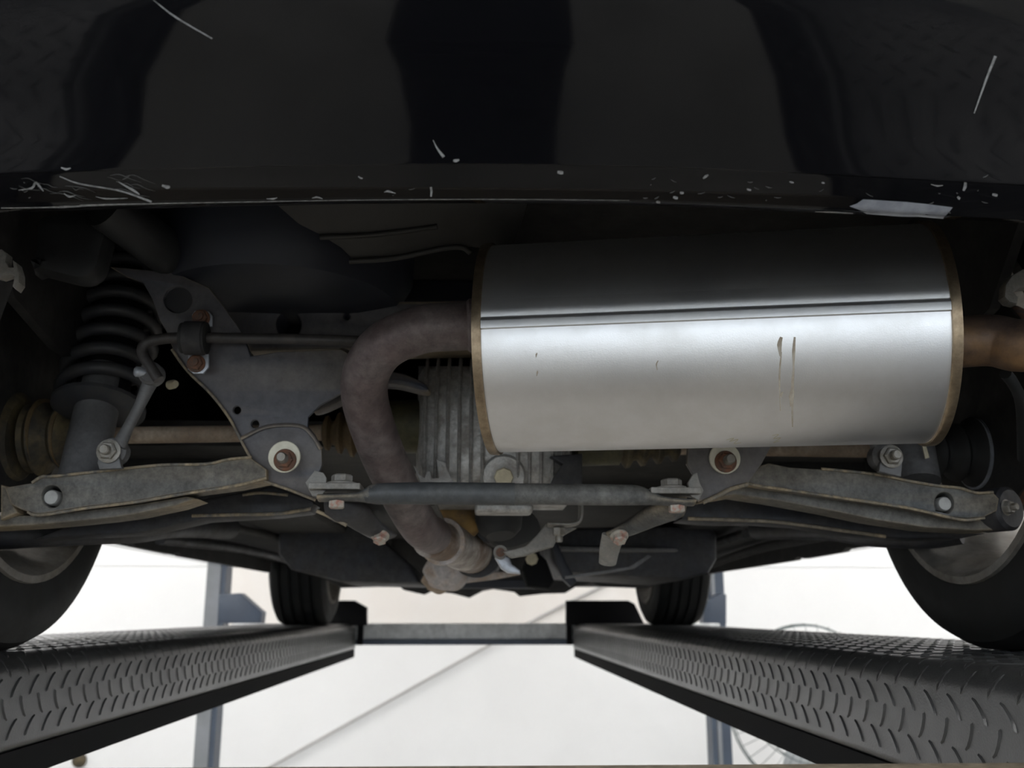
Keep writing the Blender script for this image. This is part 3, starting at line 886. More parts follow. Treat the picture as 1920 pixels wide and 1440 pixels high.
bellows('inner_drive_boot', W(605, 812, 1.30), (W(705, 812, 1.30) - W(605, 812, 1.30)), 0.016, 0.034, 0.068, 4, 'boot_brown', 'brown ribbed rubber boot left of the exhaust pipe')
bellows('inner_drive_boot', W(1275, 838, 1.34), (W(1150, 838, 1.34) - W(1275, 838, 1.34)), 0.014, 0.026, 0.09, 4, 'boot_rubber', 'dark ribbed rubber boot behind the muffler')
lathe('inner_drive_joint', [(0, 0.026), (0.06, 0.028), (0.065, 0.02)], W(1160, 838, 1.34), (-1, 0, 0), 'joint_olive', car, 'olive coloured inner drive joint right of the differential', seg=28)
tube('drive_shaft', [W(100, 818, 1.235), W(610, 811, 1.30)], 0.0112, 'shaft_rust', car, 'rust brown left drive shaft', seg=20)
tube('drive_shaft', [W(1860, 846, 1.235), W(1270, 838, 1.34)], 0.0112, 'shaft_rust', car, 'rust brown right drive shaft', seg=20)
bellows('outer_drive_boot', W(170, 818, 1.24), (W(55, 822, 1.24) - W(170, 818, 1.24)), 0.020, 0.048, 0.075, 3, 'boot_rubber', 'ribbed rubber boot beside the left strut')
bellows('outer_drive_boot', W(1740, 850, 1.24), (W(1850, 848, 1.24) - W(1740, 850, 1.24)), 0.020, 0.046, 0.075, 3, 'rubber', 'ribbed rubber boot beside the right strut')
for px, pr, w in ((122, 0.036, 0.004), (85, 0.045, 0.005)):
    lathe('boot_clamp', [(0, pr), (0, pr + 0.004), (w, pr + 0.004), (w, pr)], W(px, 819, 1.24), (-1, 0, 0), 'boot_brown', car, 'brown clamp ring on the left boot', seg=32)
lathe('boot_clamp', [(0, 0.044), (0, 0.048), (0.004, 0.048), (0.004, 0.044)], W(1822, 850, 1.24), (1, 0, 0), 'zinc', car, 'bright clamp ring on the right boot', seg=32)
lathe('hub_carrier', [(0, 0.05), (0.02, 0.075), (0.06, 0.08), (0.08, 0.06)], W(45, 822, 1.24), (-1, 0, 0.02), 'boot_rubber', car, 'dark hub carrier inside the left wheel', seg=28)
lathe('hub_carrier', [(0, 0.05), (0.02, 0.075), (0.06, 0.08), (0.08, 0.06)], W(1850, 848, 1.24), (1, 0, 0.02), 'rubber', car, 'dark hub carrier inside the right wheel', seg=28)

# ---- rear subframe ------------------------------------------------------
SP0, SN = W(500, 760, 1.10), Vector((0, -1, -0.12))
sub = plate('subframe_plate', [(205, 500), (262, 505), (330, 512), (392, 540), (420, 575), (455, 626), (470, 668), (520, 660), (640, 655), (700, 690), (672, 728), (640, 738), (600, 760), (578, 782), (577, 800), (590, 815), (603, 842), (604, 872), (598, 886), (606, 893), (612, 900), (610, 918), (598, 935), (590, 936), (540, 916), (497, 902), (484, 885), (455, 832), (428, 780), (392, 735), (352, 694), (328, 664), (318, 640), (312, 622), (299, 600), (285, 560), (268, 530), (235, 518)],
            'subframe_paint', car, plane=(SP0, SN), thick=0.008, bevel=0.0015, holes=[(333, 562, 27, 25), (444, 769, 7.5), (478, 795, 7.5)], label='blue-grey stamped subframe bracket left of the exhaust pipe')
tube('weld_flange', spline([WPL(a, b, SP0 + SN * 0.003, SN.normalized()) for a, b in [(322, 655), (352, 696), (395, 738), (430, 784), (456, 834), (486, 886), (500, 903), (542, 918), (592, 938)]], 4), (0.0017), 'dusty_lip', sub, 'dusty tan folded edge', seg=8)
tube('weld_flange', spline([WPL(a, b, SP0 + SN * 0.002, SN.normalized()) for a, b in [(452, 822), (500, 800), (560, 798), (585, 815), (602, 842)]], 4), [(0.003, 0.0016)] * 17, 'subframe_paint', sub, seg=8)
beam = plate('subframe_beam', [(405, 566), (900, 562), (900, 650), (660, 655), (470, 660), (440, 620)], 'subframe_paint', car, y=1.19, thick=0.06, bevel=0.006, holes=[(541, 608, 22, 24), (650, 593, 5)], label='blue-grey rear subframe cross beam')
box('hole_shade_sheet', tuple(W(500, 645, 1.252)), tuple(W(690, 572, 1.252) + Vector((0, 0.004, 0))), 'lift_black', beam)  # black sheet behind the beam, stands in for shade inside its hole
plate('subframe_beam', [(640, 650), (720, 690), (760, 700), (800, 720), (800, 735), (740, 722), (690, 725), (655, 745), (600, 770), (585, 760), (620, 690)], 'subframe_paint', car, y=1.16, thick=0.03, bevel=0.006, label='curved blue-grey gusset behind the exhaust pipe', smooth_n=4)
body_rail = box('body_rail', tuple(W(395, 562, 1.30)), tuple(W(905, 524, 1.30) + Vector((0, 0.05, 0))), 'body_blue', car, 'dark body rail above the subframe beam', bevel=0.004)
for px, py in ((500, 527), (578, 522)):
    lathe('plug', [(0, 0.007), (0.003, 0.006)], W(px, py + 8, 1.299), BACK, 'rust_bolt', body_rail, seg=12)
lathe('drain_hole_rim', [(0, 0.014), (0.004, 0.012), (0.004, 0.006)], W(718, 541, 1.299), BACK, 'hanger_grey', body_rail, seg=20)
# eccentric bolts
def eccentric(px, py, y, offx, parent_):
    c = W(px, py, y)
    w = lathe('cam_washer', [(0, 0.0178), (0.0035, 0.0178), (0.0042, 0.0170)], c, BACK, 'washer_white', parent_, 'white graduated cam washer', seg=40)
    b = W(px + offx, py + 6, y - 0.0045)
    lathe('nut_flange', [(0, 0.0125), (0.003, 0.0125), (0.0045, 0.011)], b, BACK, 'rust_bolt', parent_, 'rusty flange nut', seg=28)
    hexbolt('nut', b + BACK * 0.004, BACK, 0.0098, 0.008, 'rust_bolt', parent_)
    lathe('stud', [(0, 0.0058), (0.014, 0.0058), (0.0165, 0.0045)], b + BACK * 0.009, BACK, 'grey_bolt', parent_, seg=16)
eccentric(534, 857, 1.077, 1, sub)
# right-hand bracket
subr = plate('subframe_plate', [(1290, 700), (1520, 690), (1470, 790), (1442, 845), (1428, 870), (1402, 908), (1370, 915), (1325, 935), (1312, 940), (1300, 932), (1298, 905), (1300, 890), (1288, 870), (1290, 830)], 'subframe_paint', car, y=1.085, thick=0.008, bevel=0.0015, label='blue-grey stamped subframe bracket below the muffler')
tube('weld_flange', spline([W(a, b, 1.083) for a, b in [(1402, 908), (1370, 917), (1345, 930), (1318, 942)]], 4), 0.0025, 'dusty_lip', subr, 'dusty tan folded edge', seg=8)
eccentric(1358, 860, 1.081, 2, subr)

# ---- stabiliser bar ---------------------------------------------------
SY = 1.065
stb = tube('stabiliser_bar', [W(298, 712, SY), W(285, 692, SY), W(268, 664, SY), W(272, 645, SY), (W(300, 636, SY)), W(345, 633, SY), W(420, 634, SY), W(560, 636, SY), W(700, 640, SY + 0.01), W(900, 645, SY + 0.05)], 0.0062, 'bar_black', car, 'dark stabiliser bar with bent end', seg=16, smooth_n=6)
clampc = W(368, 634, SY)
V, F = lathe_data([(-0.017, 0.012), (-0.0165, 0.0175), (0.012, 0.0185), (0.0125, 0.013)], clampc, (1, 0, 0), 28)
make('clamp_bush', V, F, 'rubber', stb, 'black rubber bush')
V, F = lathe_data([(-0.0125, 0.0195), (0.0095, 0.0195)], clampc, (1, 0, 0), 28)
make('clamp_strap', V, F, 'dark_paint', stb, 'black clamp strap', bevel=0.0008)
for (a, b, poly) in ((377, 597, [(360, 612), (360, 590), (365, 583), (378, 581), (392, 584), (398, 592), (398, 612)]), (368, 682, [(353, 664), (391, 664), (391, 688), (381, 700), (362, 700), (352, 692)])):
    plate('clamp_tab', poly, 'zinc', stb, y=SY + 0.012, thick=0.004, bevel=0.0006, label='bright plated clamp tab')
    hexbolt('bolt', W(a, b, SY + 0.011), BACK, 0.0088, 0.008, 'rust_bolt', stb, 'rusty clamp bolt', stud=0.003, flange=0.0105)
# drop link
dl = tube('drop_link', [W(292, 700, 1.09), W(280, 720, 1.09), W(262, 760, 1.09), W(240, 802, 1.088), W(222, 838, 1.085)], [(0.010, 0.009), (0.0085, 0.008), (0.0062, 0.0062), (0.0062, 0.0062), (0.0085, 0.0075)], 'strut_grey', car, 'grey drop link from stabiliser bar to left lower arm', seg=16, smooth_n=4)
lathe('ball_socket', [(-0.010, 0.010), (-0.007, 0.0135), (0.007, 0.0135), (0.010, 0.010)], W(285, 702, 1.085), BACK, 'strut_grey', dl, seg=20)
lathe('ball_socket', [(-0.010, 0.011), (-0.007, 0.0155), (0.007, 0.0155), (0.010, 0.011)], W(215, 848, 1.095), BACK, 'strut_grey', dl, seg=20)
lathe('stud', [(0, 0.006), (0.01, 0.006), (0.012, 0.004)], W(272, 699, 1.08), (-1, -0.6, 0), 'zinc', dl, seg=12)
brl = plate('link_bracket', [(186, 880), (182, 868), (186, 848), (190, 834), (202, 826), (214, 830), (220, 845), (224, 862), (228, 878)], 'strut_grey', car, y=1.078, thick=0.008, bevel=0.001, label='grey bracket for the left drop link')
hexbolt('nut', W(204, 846, 1.076), BACK, 0.0105, 0.008, 'grey_bolt', brl, 'dusty flange nut', stud=0.008, flange=0.0135)
lathe('nut_stub', [(0, 0.0055), (0.008, 0.0055), (0.012, 0.004)], W(318, 722, 1.13), (0.8, -0.6, 0), 'plug_yellow', sub, 'pale stub bolt', seg=12)
brr = plate('link_bracket', [(1648, 884), (1650, 870), (1660, 850), (1664, 842), (1680, 838), (1690, 850), (1692, 870), (1690, 894)], 'strut_grey', car, y=1.078, thick=0.008, bevel=0.001, label='grey bracket for the right drop link')
hexbolt('nut', W(1671, 856, 1.076), BACK, 0.0105, 0.008, 'grey_bolt', brr, 'dusty flange nut', stud=0.010, flange=0.0135)
dr = tube('drop_link', [W(1654, 862, 1.1), W(1648, 845, 1.1), W(1635, 815, 1.1), W(1620, 780, 1.1)], [(0.010, 0.010), 0.0085 and (0.0085, 0.0085), (0.007, 0.007), (0.007, 0.007)], 'strut_grey', car, 'grey drop link at the right lower arm', seg=14, smooth_n=3)
lathe('ball_socket', [(-0.012, 0.012), (-0.008, 0.0165), (0.008, 0.0165), (0.012, 0.012)], W(1656, 858, 1.1), BACK, 'strut_grey', dr, seg=20)

# ---- struts and springs ---------------------------------------------------
def strut(base, top, spring_lo, spring_hi, coils, label, slabel, tubes=0.0265):
    ax = (top - base).normalized()
    s = tube('strut', [base, base + ax * (top - base).length * 0.40], [tubes, tubes], 'strut_grey', car, label, seg=28)
    p0, p1 = spring_lo, spring_hi
    L = (p1 - p0).length
    a = ax.orthogonal().normalized(); b = ax.cross(a)
    pts = []
    n = coils * 24
    for i in range(n + 1):
        t = i / n
        w = 2 * math.pi * coils * t
        r = 0.0495 - 0.005 * max(0.0, (t - 0.75) * 4)
        pts.append(p0 + ax * L * t + (a * math.cos(w) + b * math.sin(w)) * r)
    V, F = tube_data(pts, 0.0084, 10)
    make('coil_spring', V, F, 'spring_black', s, slabel, smooth=60)
    lathe('spring_seat', [(-0.012, 0.030), (-0.009, 0.050), (-0.004, 0.057), (0.001, 0.057), (0.002, 0.046), (0.000, 0.03)], p0 - ax * 0.008, ax, 'spring_black', s, 'black dished spring seat', seg=36)
    lathe('bump_sleeve', [(0, 0.033), (L * 0.5, 0.033), (L * 1.0, 0.036)], p0, ax, 'lift_black', s, seg=24)
    lathe('top_mount', [(0, 0.055), (0.012, 0.06), (0.02, 0.045)], p1, ax, 'rubber', s, seg=28)
    return s
sb_, st_ = W(150, 905, 1.17), W(258, 430, 1.30)
axl = (st_ - sb_)
strut(sb_, st_, W(188, 752, 1.218), W(248, 510, 1.285), 7, 'grey damper tube of the left strut', 'black coil spring on the left strut')
rb_, rt_ = W(1722, 905, 1.17), W(1640, 430, 1.30)
strut(rb_, rt_, W(1694, 720, 1.222), W(1650, 505, 1.285), 7, 'grey damper tube of the right strut', 'black coil spring on the right strut')
plate('strut_label', [(1727, 826), (1734, 826), (1743, 858), (1735, 860)], 'plug_yellow', car, y=1.140, thick=0.002, bevel=0.0003, label='pale sticker on the right strut')

# ---- lower arms ---------------------------------------------------------
YA = 1.10
armL = plate('lower_arm', [(8, 914), (30, 910), (62, 905), (76, 895), (92, 892), (110, 894), (185, 884), (230, 878), (300, 872), (385, 871), (430, 862), (470, 858), (500, 880), (500, 898), (440, 910), (350, 922), (250, 940), (160, 950), (75, 964), (58, 962), (38, 955), (20, 946)], 'arm_paint', car, y=YA, thick=0.05, bevel=0.0022, holes=[(97, 931, 19, 21)], label='grey pressed steel lower arm at the left wheel')
lathe('pivot_bolt', [(-0.03, 0.0085), (0.006, 0.0088), (0.008, 0.0075)], W(101, 934, YA + 0.014), BACK, 'bolt_pale', armL, 'pale round bolt head in a round hole', seg=20)
tube('hole_shade_plug', [W(93, 930, YA + 0.052), W(95, 930, YA + 0.075)], 0.022, 'lift_black', armL, seg=16)  # black plug gives the arm's through-hole its shaded inside
for pts in ([(60, 905), (78, 894), (100, 893), (185, 884), (300, 872), (385, 870), (430, 861), (472, 857)], [(500, 896), (440, 911), (350, 925), (250, 942), (160, 953), (75, 966), (52, 960)]):
    tube('folded_lip', spline([W(a, b, YA - 0.001) for a, b in pts], 4), (0.0017), 'dusty_lip', armL, 'dusty tan folded lip', seg=8)
plate('lower_arm_flange', [(-70, 964), (50, 966), (160, 956), (250, 946), (350, 930), (370, 935), (330, 948), (250, 965), (200, 972), (120, 980), (60, 985), (-70, 992)], 'arm_paint', armL, y=YA + 0.02, thick=0.05, bevel=0.003)
plate('ball_joint_cap', [(0, 908), (14, 912), (26, 948), (34, 962), (0, 975)], 'arm_paint', armL, y=YA + 0.01, thick=0.05, bevel=0.003)
fa = plate('front_lateral_arm', [(130, 985), (260, 968), (320, 952), (360, 940), (440, 925), (510, 912), (585, 938), (590, 945), (580, 958), (520, 966), (380, 974), (330, 985), (260, 1000), (150, 1005), (60, 1012)], 'dark_paint', car, y=1.24, thick=0.05, bevel=0.004, label='dark front lateral link at the left wheel')
tube('folded_lip', spline([W(a, b, 1.238) for a, b in [(360, 967), (440, 965), (520, 963), (582, 954)]], 4), 0.0022, 'dusty_lip', fa, seg=8)
tube('folded_lip', spline([W(a, b, 1.238) for a, b in [(455, 928), (490, 924), (540, 928)]], 4), 0.002, 'dusty_lip', fa, seg=8)
tube('trailing_arm', [W(-80, 1004, 1.25), W(160, 992, 1.32), W(250, 990, 1.40), W(330, 985, 1.55), W(430, 990, 1.75)], [(0.022, 0.02), (0.026, 0.018), (0.026, 0.018), (0.022, 0.018), (0.02, 0.02)], 'dark_paint', car, 'dark trailing arm behind the left lower arm', seg=16, smooth_n=4)

armR = plate('lower_arm', [(1398, 906), (1420, 875), (1442, 868), (1480, 876), (1560, 881), (1640, 890), (1700, 903), (1760, 912), (1800, 916), (1830, 925), (1864, 924), (1874, 935), (1870, 958), (1845, 970), (1810, 972), (1780, 968), (1700, 950), (1600, 936), (1500, 922), (1430, 912)], 'arm_paint', car, y=YA, thick=0.05, bevel=0.0022, holes=[(1771, 944, 18, 21)], label='grey pressed steel lower arm at the right wheel')
lathe('pivot_bolt', [(-0.03, 0.0083), (0.006, 0.0086), (0.008, 0.0073)], W(1766, 946, YA + 0.014), BACK, 'bolt_pale', armR, 'pale round bolt head in a round hole', seg=20)
tube('hole_shade_plug', [W(1775, 943, YA + 0.052), W(1775, 943, YA + 0.075)], 0.022, 'lift_black', armR, seg=16)  # black plug for the shaded inside of the right arm's hole
for pts in ([(1540, 879), (1640, 889), (1700, 901), (1760, 911), (1800, 915), (1830, 924), (1862, 923)], [(1400, 906), (1430, 912), (1500, 922), (1600, 937), (1700, 952), (1780, 970), (1812, 975), (1846, 971)]):
    tube('folded_lip', spline([W(a, b, YA - 0.001) for a, b in pts], 4), (0.0017), 'dusty_lip', armR, 'dusty tan folded lip', seg=8)
plate('lower_arm_flange', [(1340, 912), (1400, 908), (1500, 924), (1600, 940), (1700, 955), (1780, 974), (1850, 974), (1878, 985), (1870, 994), (1830, 995), (1740, 990), (1640, 975), (1560, 958), (1450, 938), (1380, 928), (1320, 938)], 'arm_paint', armR, y=YA + 0.025, thick=0.05, bevel=0.003)
lathe('bush', [(-0.02, 0.022), (-0.016, 0.026), (0.016, 0.026), (0.02, 0.022)], W(1868, 956, YA + 0.03), (0.5, -1, 0), 'dark_paint', armR, 'dark bush sleeve', seg=28)
hexbolt('bush_bolt', W(1884, 952, YA + 0.01), (0.5, -1, 0), 0.008, 0.010, 'grey_bolt', armR, 'grey bush bolt', stud=0.006, flange=0.011)
fr_ = plate('front_lateral_arm', [(1290, 945), (1330, 935), (1400, 925), (1480, 945), (1560, 962), (1650, 978), (1760, 995), (1850, 1000), (1800, 1010), (1700, 1010), (1600, 1003), (1500, 985), (1420, 980), (1330, 980), (1275, 975)], 'dark_paint', car, y=1.24, thick=0.05, bevel=0.004, label='dark front lateral link at the right wheel')
tube('folded_lip', spline([W(a, b, 1.238) for a, b in [(1290, 972), (1350, 974), (1450, 978), (1560, 992), (1660, 1006)]], 4), 0.0025, 'arm_paint', fr_, seg=8)
tube('trailing_arm', [W(1800, 992, 1.30), W(1740, 1000, 1.33), W(1640, 998, 1.42), W(1540, 990, 1.6), W(1420, 992, 1.8)], [(0.022, 0.02), (0.026, 0.018), (0.026, 0.018), (0.022, 0.018), (0.02, 0.02)], 'dark_paint', car, 'dark trailing arm behind the right lower arm', seg=16, smooth_n=4)

# ---- tie bar and its feet ---------------------------------------------------
YT = 1.06
tb = tube('tie_bar', [W(598, 934, YT), W(640, 933, YT), W(672, 932, YT), W(690, 929, YT), W(705, 926, YT), W(760, 925, YT), W(960, 926, YT), W(1150, 928, YT), W(1195, 929, YT), W(1218, 934, YT), W(1240, 939, YT), W(1275, 942, YT), W(1300, 942, YT)],
          [(0.004, 0.016), (0.004, 0.016), (0.005, 0.0155), (0.0085, 0.014), (0.0112, 0.0125), (0.0118, 0.0118), (0.0118, 0.0118), (0.0118, 0.0118), (0.011, 0.0125), (0.008, 0.0145), (0.005, 0.016), (0.004, 0.016), (0.004, 0.016)], 'arm_paint', car, 'grey tubular tie bar crossing below the differential', seg=24, smooth_n=4, flat=((0, 0, 1),))
tube('bar_sleeve', [W(684, 931, YT), W(710, 926, YT), W(800, 925, YT), W(950, 926, YT), W(963, 926, YT)], [(0.0075, 0.0142), (0.0118, 0.0128), (0.0124, 0.0124), (0.0124, 0.0124), (0.0122, 0.0122)], 'bar_dark', tb, 'darker left half of the tie bar', seg=24, smooth_n=3, flat=((0, 0, 1),))
def tie_end(px, py, sgn, sfx):
    c = W(px, py, YT)
    box('bracket_tab', (c.x - 0.030, c.y - 0.012, c.z + 0.005), (c.x + 0.026, c.y + 0.028, c.z + 0.0120), 'hanger_grey', tb, 'dusty bracket tab', bevel=0.001)
    hexbolt('bolt_head', c + Vector((0.004 * sgn, 0.004, 0.0120)), (0, 0, 1), 0.0118, 0.011, 'hanger_grey', tb, 'dusty hex bolt head', flange=0.0165)
    hexbolt('nut', c + Vector((0.0, 0.0, -0.005)), DOWN, 0.0092, 0.010, 'red_marked_bolt', tb, 'pale hex nut with red mark')
tie_end(632, 928, 1, 0)
tie_end(1268, 936, -1, 0)
plate('weld_tab', [(572, 905), (590, 882), (606, 886), (612, 896), (610, 920), (600, 932), (585, 930)], 'hanger_grey', sub, y=1.06, thick=0.006, bevel=0.001)
plate('weld_tab', [(1290, 905), (1300, 888), (1308, 886), (1312, 905), (1320, 920), (1310, 938), (1295, 930)], 'hanger_grey', subr, y=1.06, thick=0.006, bevel=0.001)
# diagonal feet
def foot(path, rads, mm, bolt, label):
    f = tube('support_foot', path, rads, mm, car, label, seg=20, smooth_n=4, flat=((0, -0.5, -1),))
    hexbolt('bolt', bolt, (0, -0.6, -0.8), 0.0085, 0.010, 'red_marked_bolt', f, 'red marked bolt', flange=0.011)
    return f
foot([W(612, 950, 1.10), W(640, 958, 1.10), W(665, 965, 1.12), W(690, 985, 1.15), W(712, 1000, 1.18), W(728, 1006, 1.20)], [(0.006, 0.022), (0.011, 0.024), (0.013, 0.020), (0.010, 0.016), (0.007, 0.015), (0.004, 0.012)], 'dark_paint', W(713, 1004, 1.165), 'dark stamped foot running from the tie bar to the left')
ftR = foot([W(1282, 948, 1.10), W(1255, 957, 1.10), W(1225, 968, 1.12), W(1195, 985, 1.15), W(1165, 998, 1.17), W(1148, 1004, 1.18)], [(0.006, 0.022), (0.010, 0.022), (0.011, 0.017), (0.008, 0.013), (0.006, 0.013), (0.005, 0.012)], 'arm_paint', W(1161, 1004, 1.15), 'grey stamped foot running from the tie bar to the right')
tube('down_leg', [W(1150, 1003, 1.18), W(1143, 1030, 1.20), W(1139, 1056, 1.22)], [(0.004, 0.014), (0.005, 0.0125), (0.005, 0.011)], 'hanger_grey', ftR, 'pale bent leg of the foot', seg=16, smooth_n=4, flat=((0, -1, 0),))
tube('dusty_edge', spline([W(a, b, 1.105) for a, b in [(594, 958), (625, 972), (650, 985)]], 4), 0.0022, 'dusty_lip', car, 'rusty edge strip below the tie bar', seg=8)
# U bracket and hanger arm right of centre
ub = tube('hanger_bracket', [W(1088, 935, 1.25), W(1089, 962, 1.25), W(1085, 978, 1.25), W(1070, 984, 1.25), W(1045, 984, 1.25), W(1027, 984, 1.25)], [(0.003, 0.016)] * 6, 'hanger_grey', car, 'pale bent hanger bracket below the tie bar', seg=14, smooth_n=4, flat=((1, 0, 0),))
hexbolt('bolt', W(1048, 990, 1.245), DOWN, 0.0085, 0.010, 'grey_bolt', ub, 'pale hanger bolt', stud=0.008)
ha = plate('hanger_arm', [(1024, 982), (1070, 985), (1082, 990), (1060, 1002), (1045, 1010), (1038, 1025), (1010, 1033), (985, 1042), (960, 1046), (950, 1040), (944, 1034), (985, 1024), (1006, 1004)], 'hanger_grey', car, y=1.27, thick=0.018, bevel=0.003, label='pale grey exhaust hanger arm')
lathe('eye', [(-0.008, 0.0075), (-0.008, 0.0095), (0.008, 0.0095), (0.008, 0.0075)], W(938, 1036, 1.32), BACK, 'hanger_grey', ha, seg=20)
lathe('eye_pin', [(-0.006, 0.006), (0.006, 0.006)], W(938, 1036, 1.315), BACK, 'rust_bolt', ha, seg=14)
plate('hanger_foot', [(928, 1046), (940, 1042), (955, 1045), (960, 1058), (975, 1069), (976, 1076), (952, 1074), (940, 1066)], 'zinc', car, y=1.45, thick=0.02, bevel=0.003, label='bright white hanger foot')
plate('centre_mount', [(890, 962), (960, 958), (1000, 962), (1015, 1000), (985, 1022), (945, 1030), (915, 1010)], 'rubber', car, y=1.40, thick=0.05, bevel=0.01, label='dark rubber centre mount', smooth_n=3)
lathe('mount_cup', [(0, 0.034), (0.02, 0.03), (0.03, 0.02)], W(935, 968, 1.36), (0.1, -0.3, -1), 'rubber', car, 'dark round mount cup', seg=24)
plate('gearbox_mount', [(988, 1040), (1010, 1036), (1025, 1050), (1040, 1090), (1030, 1105), (990, 1100), (980, 1070)], 'lift_black', car, y=2.0, thick=0.08, bevel=0.01, label='black gearbox mount')
lathe('mount_bolt', [(0, 0.013), (0.012, 0.012)], W(997, 1048, 1.97), BACK, 'plug_yellow', car, 'yellowish mount bolt head', seg=8)
plate('side_strut', [(1036, 1020), (1046, 1018), (1062, 1055), (1082, 1090), (1070, 1100), (1055, 1085), (1042, 1050)], 'body_blue', car, y=1.9, thick=0.03, bevel=0.004, label='dark blue brace beside the fuel tank')
plate('tank_strap', [(1180, 1062), (1215, 1040), (1222, 1043), (1190, 1066), (1140, 1075), (1060, 1085), (1060, 1080), (1140, 1068)], 'strut_grey', car, y=1.6, thick=0.01, bevel=0.001, label='grey strap across the tank')
plate('tank_seam', [(1050, 1024), (1130, 1026), (1270, 1028), (1272, 1034), (1130, 1034), (1050, 1032)], 'strut_grey', car, y=1.96, thick=0.06, bevel=0.002, label='grey welded tank seam')

# ---- dark parts above, behind the bumper edge --------------------------------
plate('filler_box', [(75, 400), (195, 400), (190, 470), (178, 505), (150, 522), (110, 515), (70, 505), (55, 505), (62, 450)], 'plastic_grey', car, y=1.00, thick=0.04, bevel=0.012, label='dark plastic reservoir above the left wheel', smooth_n=3)
tube('filler_pipe', [W(195, 385, 0.98), W(255, 430, 1.02), W(300, 465, 1.06), W(318, 480, 1.1)], 0.026, 'plastic_grey', car, 'dark hose behind the bumper', seg=20, smooth_n=4)
wl = lathe('spare_wheel_well', [(0.0, 0.175), (0.10, 0.170), (0.135, 0.150), (0.145, 0.10), (0.147, 0.0)], (W(510, 430, 1.12).x, 1.19, 0.567), DOWN, 'body_blue', car, 'blue-black spare wheel well', seg=48)
hs_ = plate('heat_shield', [(520, 385), (900, 372), (990, 380), (960, 470), (870, 462), (760, 482), (665, 490), (640, 465), (600, 440), (560, 420)], 'shield', car, plane=(W(760, 440, 0.98), Vector((0, -0.75, -0.65))), thick=0.003, bevel=0.0008, label='brown-grey heat shield above the muffler')
tube('pressed_rib', spline([WPL(a, b, W(760, 440, 0.978), Vector((0, -0.75, -0.65))) for a, b in [(655, 490), (740, 484), (830, 466), (866, 464), (882, 474)]], 4), 0.003, 'shield', hs_, seg=10)
tube('pressed_rib', spline([WPL(a, b, W(760, 440, 0.979), Vector((0, -0.75, -0.65))) for a, b in [(600, 445), (700, 440), (820, 425)]], 4), 0.003, 'shield', hs_, seg=10)
plate('hanger_bracket', [(-15, 470), (2, 466), (12, 474), (10, 490), (16, 500), (24, 500), (22, 486), (30, 492), (36, 512), (36, 530), (28, 542), (22, 536), (26, 518), (18, 514), (0, 520), (-15, 516)], 'hanger_grey', car, y=0.86, thick=0.014, bevel=0.002, label='grey bent bracket at the far left behind the bumper')
tube('hose', [W(-30, 640, 1.0), W(0, 555, 0.95), W(15, 515, 0.9)], 0.008, 'plastic_grey', car, 'dark hose at the left wheel', seg=12, smooth_n=4)
plate('hanger_bracket', [(1945, 498), (1918, 504), (1898, 516), (1886, 534), (1884, 556), (1893, 566), (1908, 570), (1910, 556), (1902, 548), (1912, 540), (1945, 536)], 'hanger_grey', car, y=0.86, thick=0.014, bevel=0.002, label='grey bent bracket at the far right behind the bumper')
tube('hanger_rod', [W(1885, 700, 0.93), W(1900, 720, 0.95), W(1915, 760, 1.0), W(1918, 860, 1.1)], 0.006, 'plastic_grey', car, 'dark curved rod at the right wheel', seg=10, smooth_n=4)

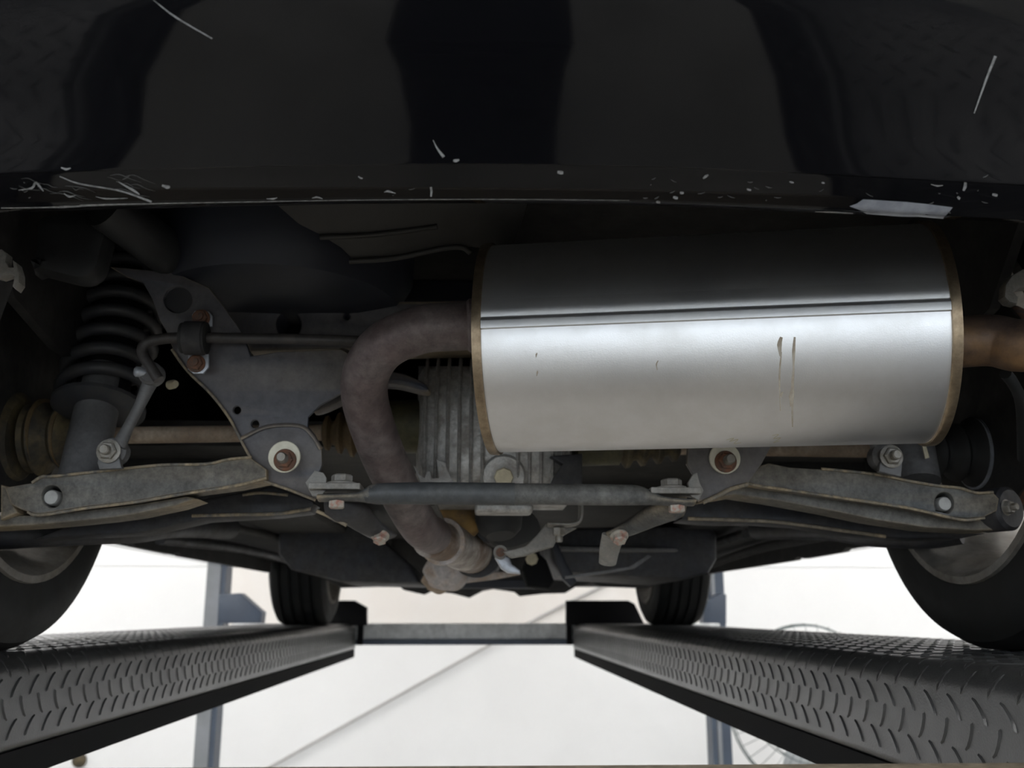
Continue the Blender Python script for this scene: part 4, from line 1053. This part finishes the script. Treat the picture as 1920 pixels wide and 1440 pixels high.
# ---- wheels ------------------------------------------------------------------
def wheel_proto(name, xin, xout, yc, detail, label, rot=0.0):
    """xin = inboard face, xout = outboard face"""
    R_, RR = 0.312, 0.228
    c = Vector(((xin + xout) / 2, yc, R_))
    ax = Vector((xout - xin, 0, 0)).normalized()
    ax = Vector((ax.x, -ax.x * -0.0072, 0)).normalized()
    hw = abs(xout - xin) / 2
    w = empty_child(name, car, c, label)
    prof = [(-hw + 0.012, RR - 0.004), (-hw + 0.004, RR + 0.004), (-hw, RR + 0.030), (-hw + 0.002, R_ - 0.030), (-hw + 0.012, R_ - 0.010), (-hw + 0.028, R_ - 0.001)]
    gro = []
    k = 4
    span = 2 * hw - 0.060
    for g in range(k):
        x = -hw + 0.03 + span * (g + 0.5) / k
        gro += [(x - 0.006, R_), (x - 0.0055, R_ - 0.007), (x + 0.0055, R_ - 0.007), (x + 0.006, R_)]
    prof += gro
    prof += [(-a, b) for a, b in prof[5::-1]]
    V, F = lathe_data(prof, c, ax, 96)
    F = F[:-2]
    V2, F2 = lathe_data([(-hw + 0.012, RR - 0.004), (hw - 0.012, RR - 0.004)], c, ax, 96)
    V, F = join_data([(V, F), (V2, F2[:-2])])
    make('tyre', V, F, 'tyre_rubber', w, 'black rubber tyre', smooth=30)
    prof = [(-hw + 0.004, RR + 0.004), (-hw - 0.001, RR + 0.003), (-hw - 0.001, RR - 0.006), (-hw + 0.010, RR - 0.012), (-hw + 0.03, RR - 0.016), (-hw + 0.06, RR - 0.030), (hw * 0.55, RR - 0.030), (hw * 0.9, RR - 0.014), (hw, RR - 0.006), (hw, RR + 0.004)]
    V, F = lathe_data(prof, c, ax, 72)
    F = F[:-2]
    rim = make('rim', V, F, 'rim_grey', w, 'dusty grey alloy rim', smooth=40)
    if detail:
        for s in range(5):
            a = 2 * math.pi * s / 5 + rot
            d = Vector((0, math.cos(a), math.sin(a)))
            tube('spoke', [c + ax * hw * 0.55 + d * 0.05, c + ax * hw * 0.62 + d * 0.13, c + ax * hw * 0.45 + d * (RR - 0.024)], [(0.03, 0.016), (0.026, 0.014), (0.036, 0.012)], 'rim_grey', w, seg=14, smooth_n=3, flat=((0, -d.z, d.y),))
        lathe('hub', [(-0.01, 0.06), (hw * 0.6, 0.07), (hw * 0.75, 0.06)], c, ax, 'rim_grey', w, seg=28)
        lathe('brake_disc', [(-0.055, 0.06), (-0.055, 0.135), (-0.032, 0.135), (-0.032, 0.06)], c, ax, 'rust_bolt', w, 'rust brown brake disc', seg=48)
        lathe('dust_shield', [(-0.064, 0.05), (-0.066, 0.145), (-0.062, 0.145), (-0.060, 0.05)], c, ax, 'underseal', w, 'dark brake dust shield', seg=40)
    return w


def empty_child(name, parent, loc, label):
    o = bpy.data.objects.new(name, None)
    o.empty_display_size = 0.05
    _link(o, parent, Vector(loc))
    if label: o['label'] = label
    return o


xr = XC(1.22)
wheel_proto('wheel', xr - 0.582, xr - 0.797, 1.22, True, 'left rear wheel', 0.3)
wheel_proto('wheel', xr + 0.582, xr + 0.797, 1.22, True, 'right rear wheel', 0.9)
xf_ = XC(3.83)
wheel_proto('wheel', xf_ - 0.607, xf_ - 0.812, 3.83, True, 'left front wheel', 0.1)
wheel_proto('wheel', xf_ + 0.607, xf_ + 0.812, 3.83, True, 'right front wheel', 0.5)
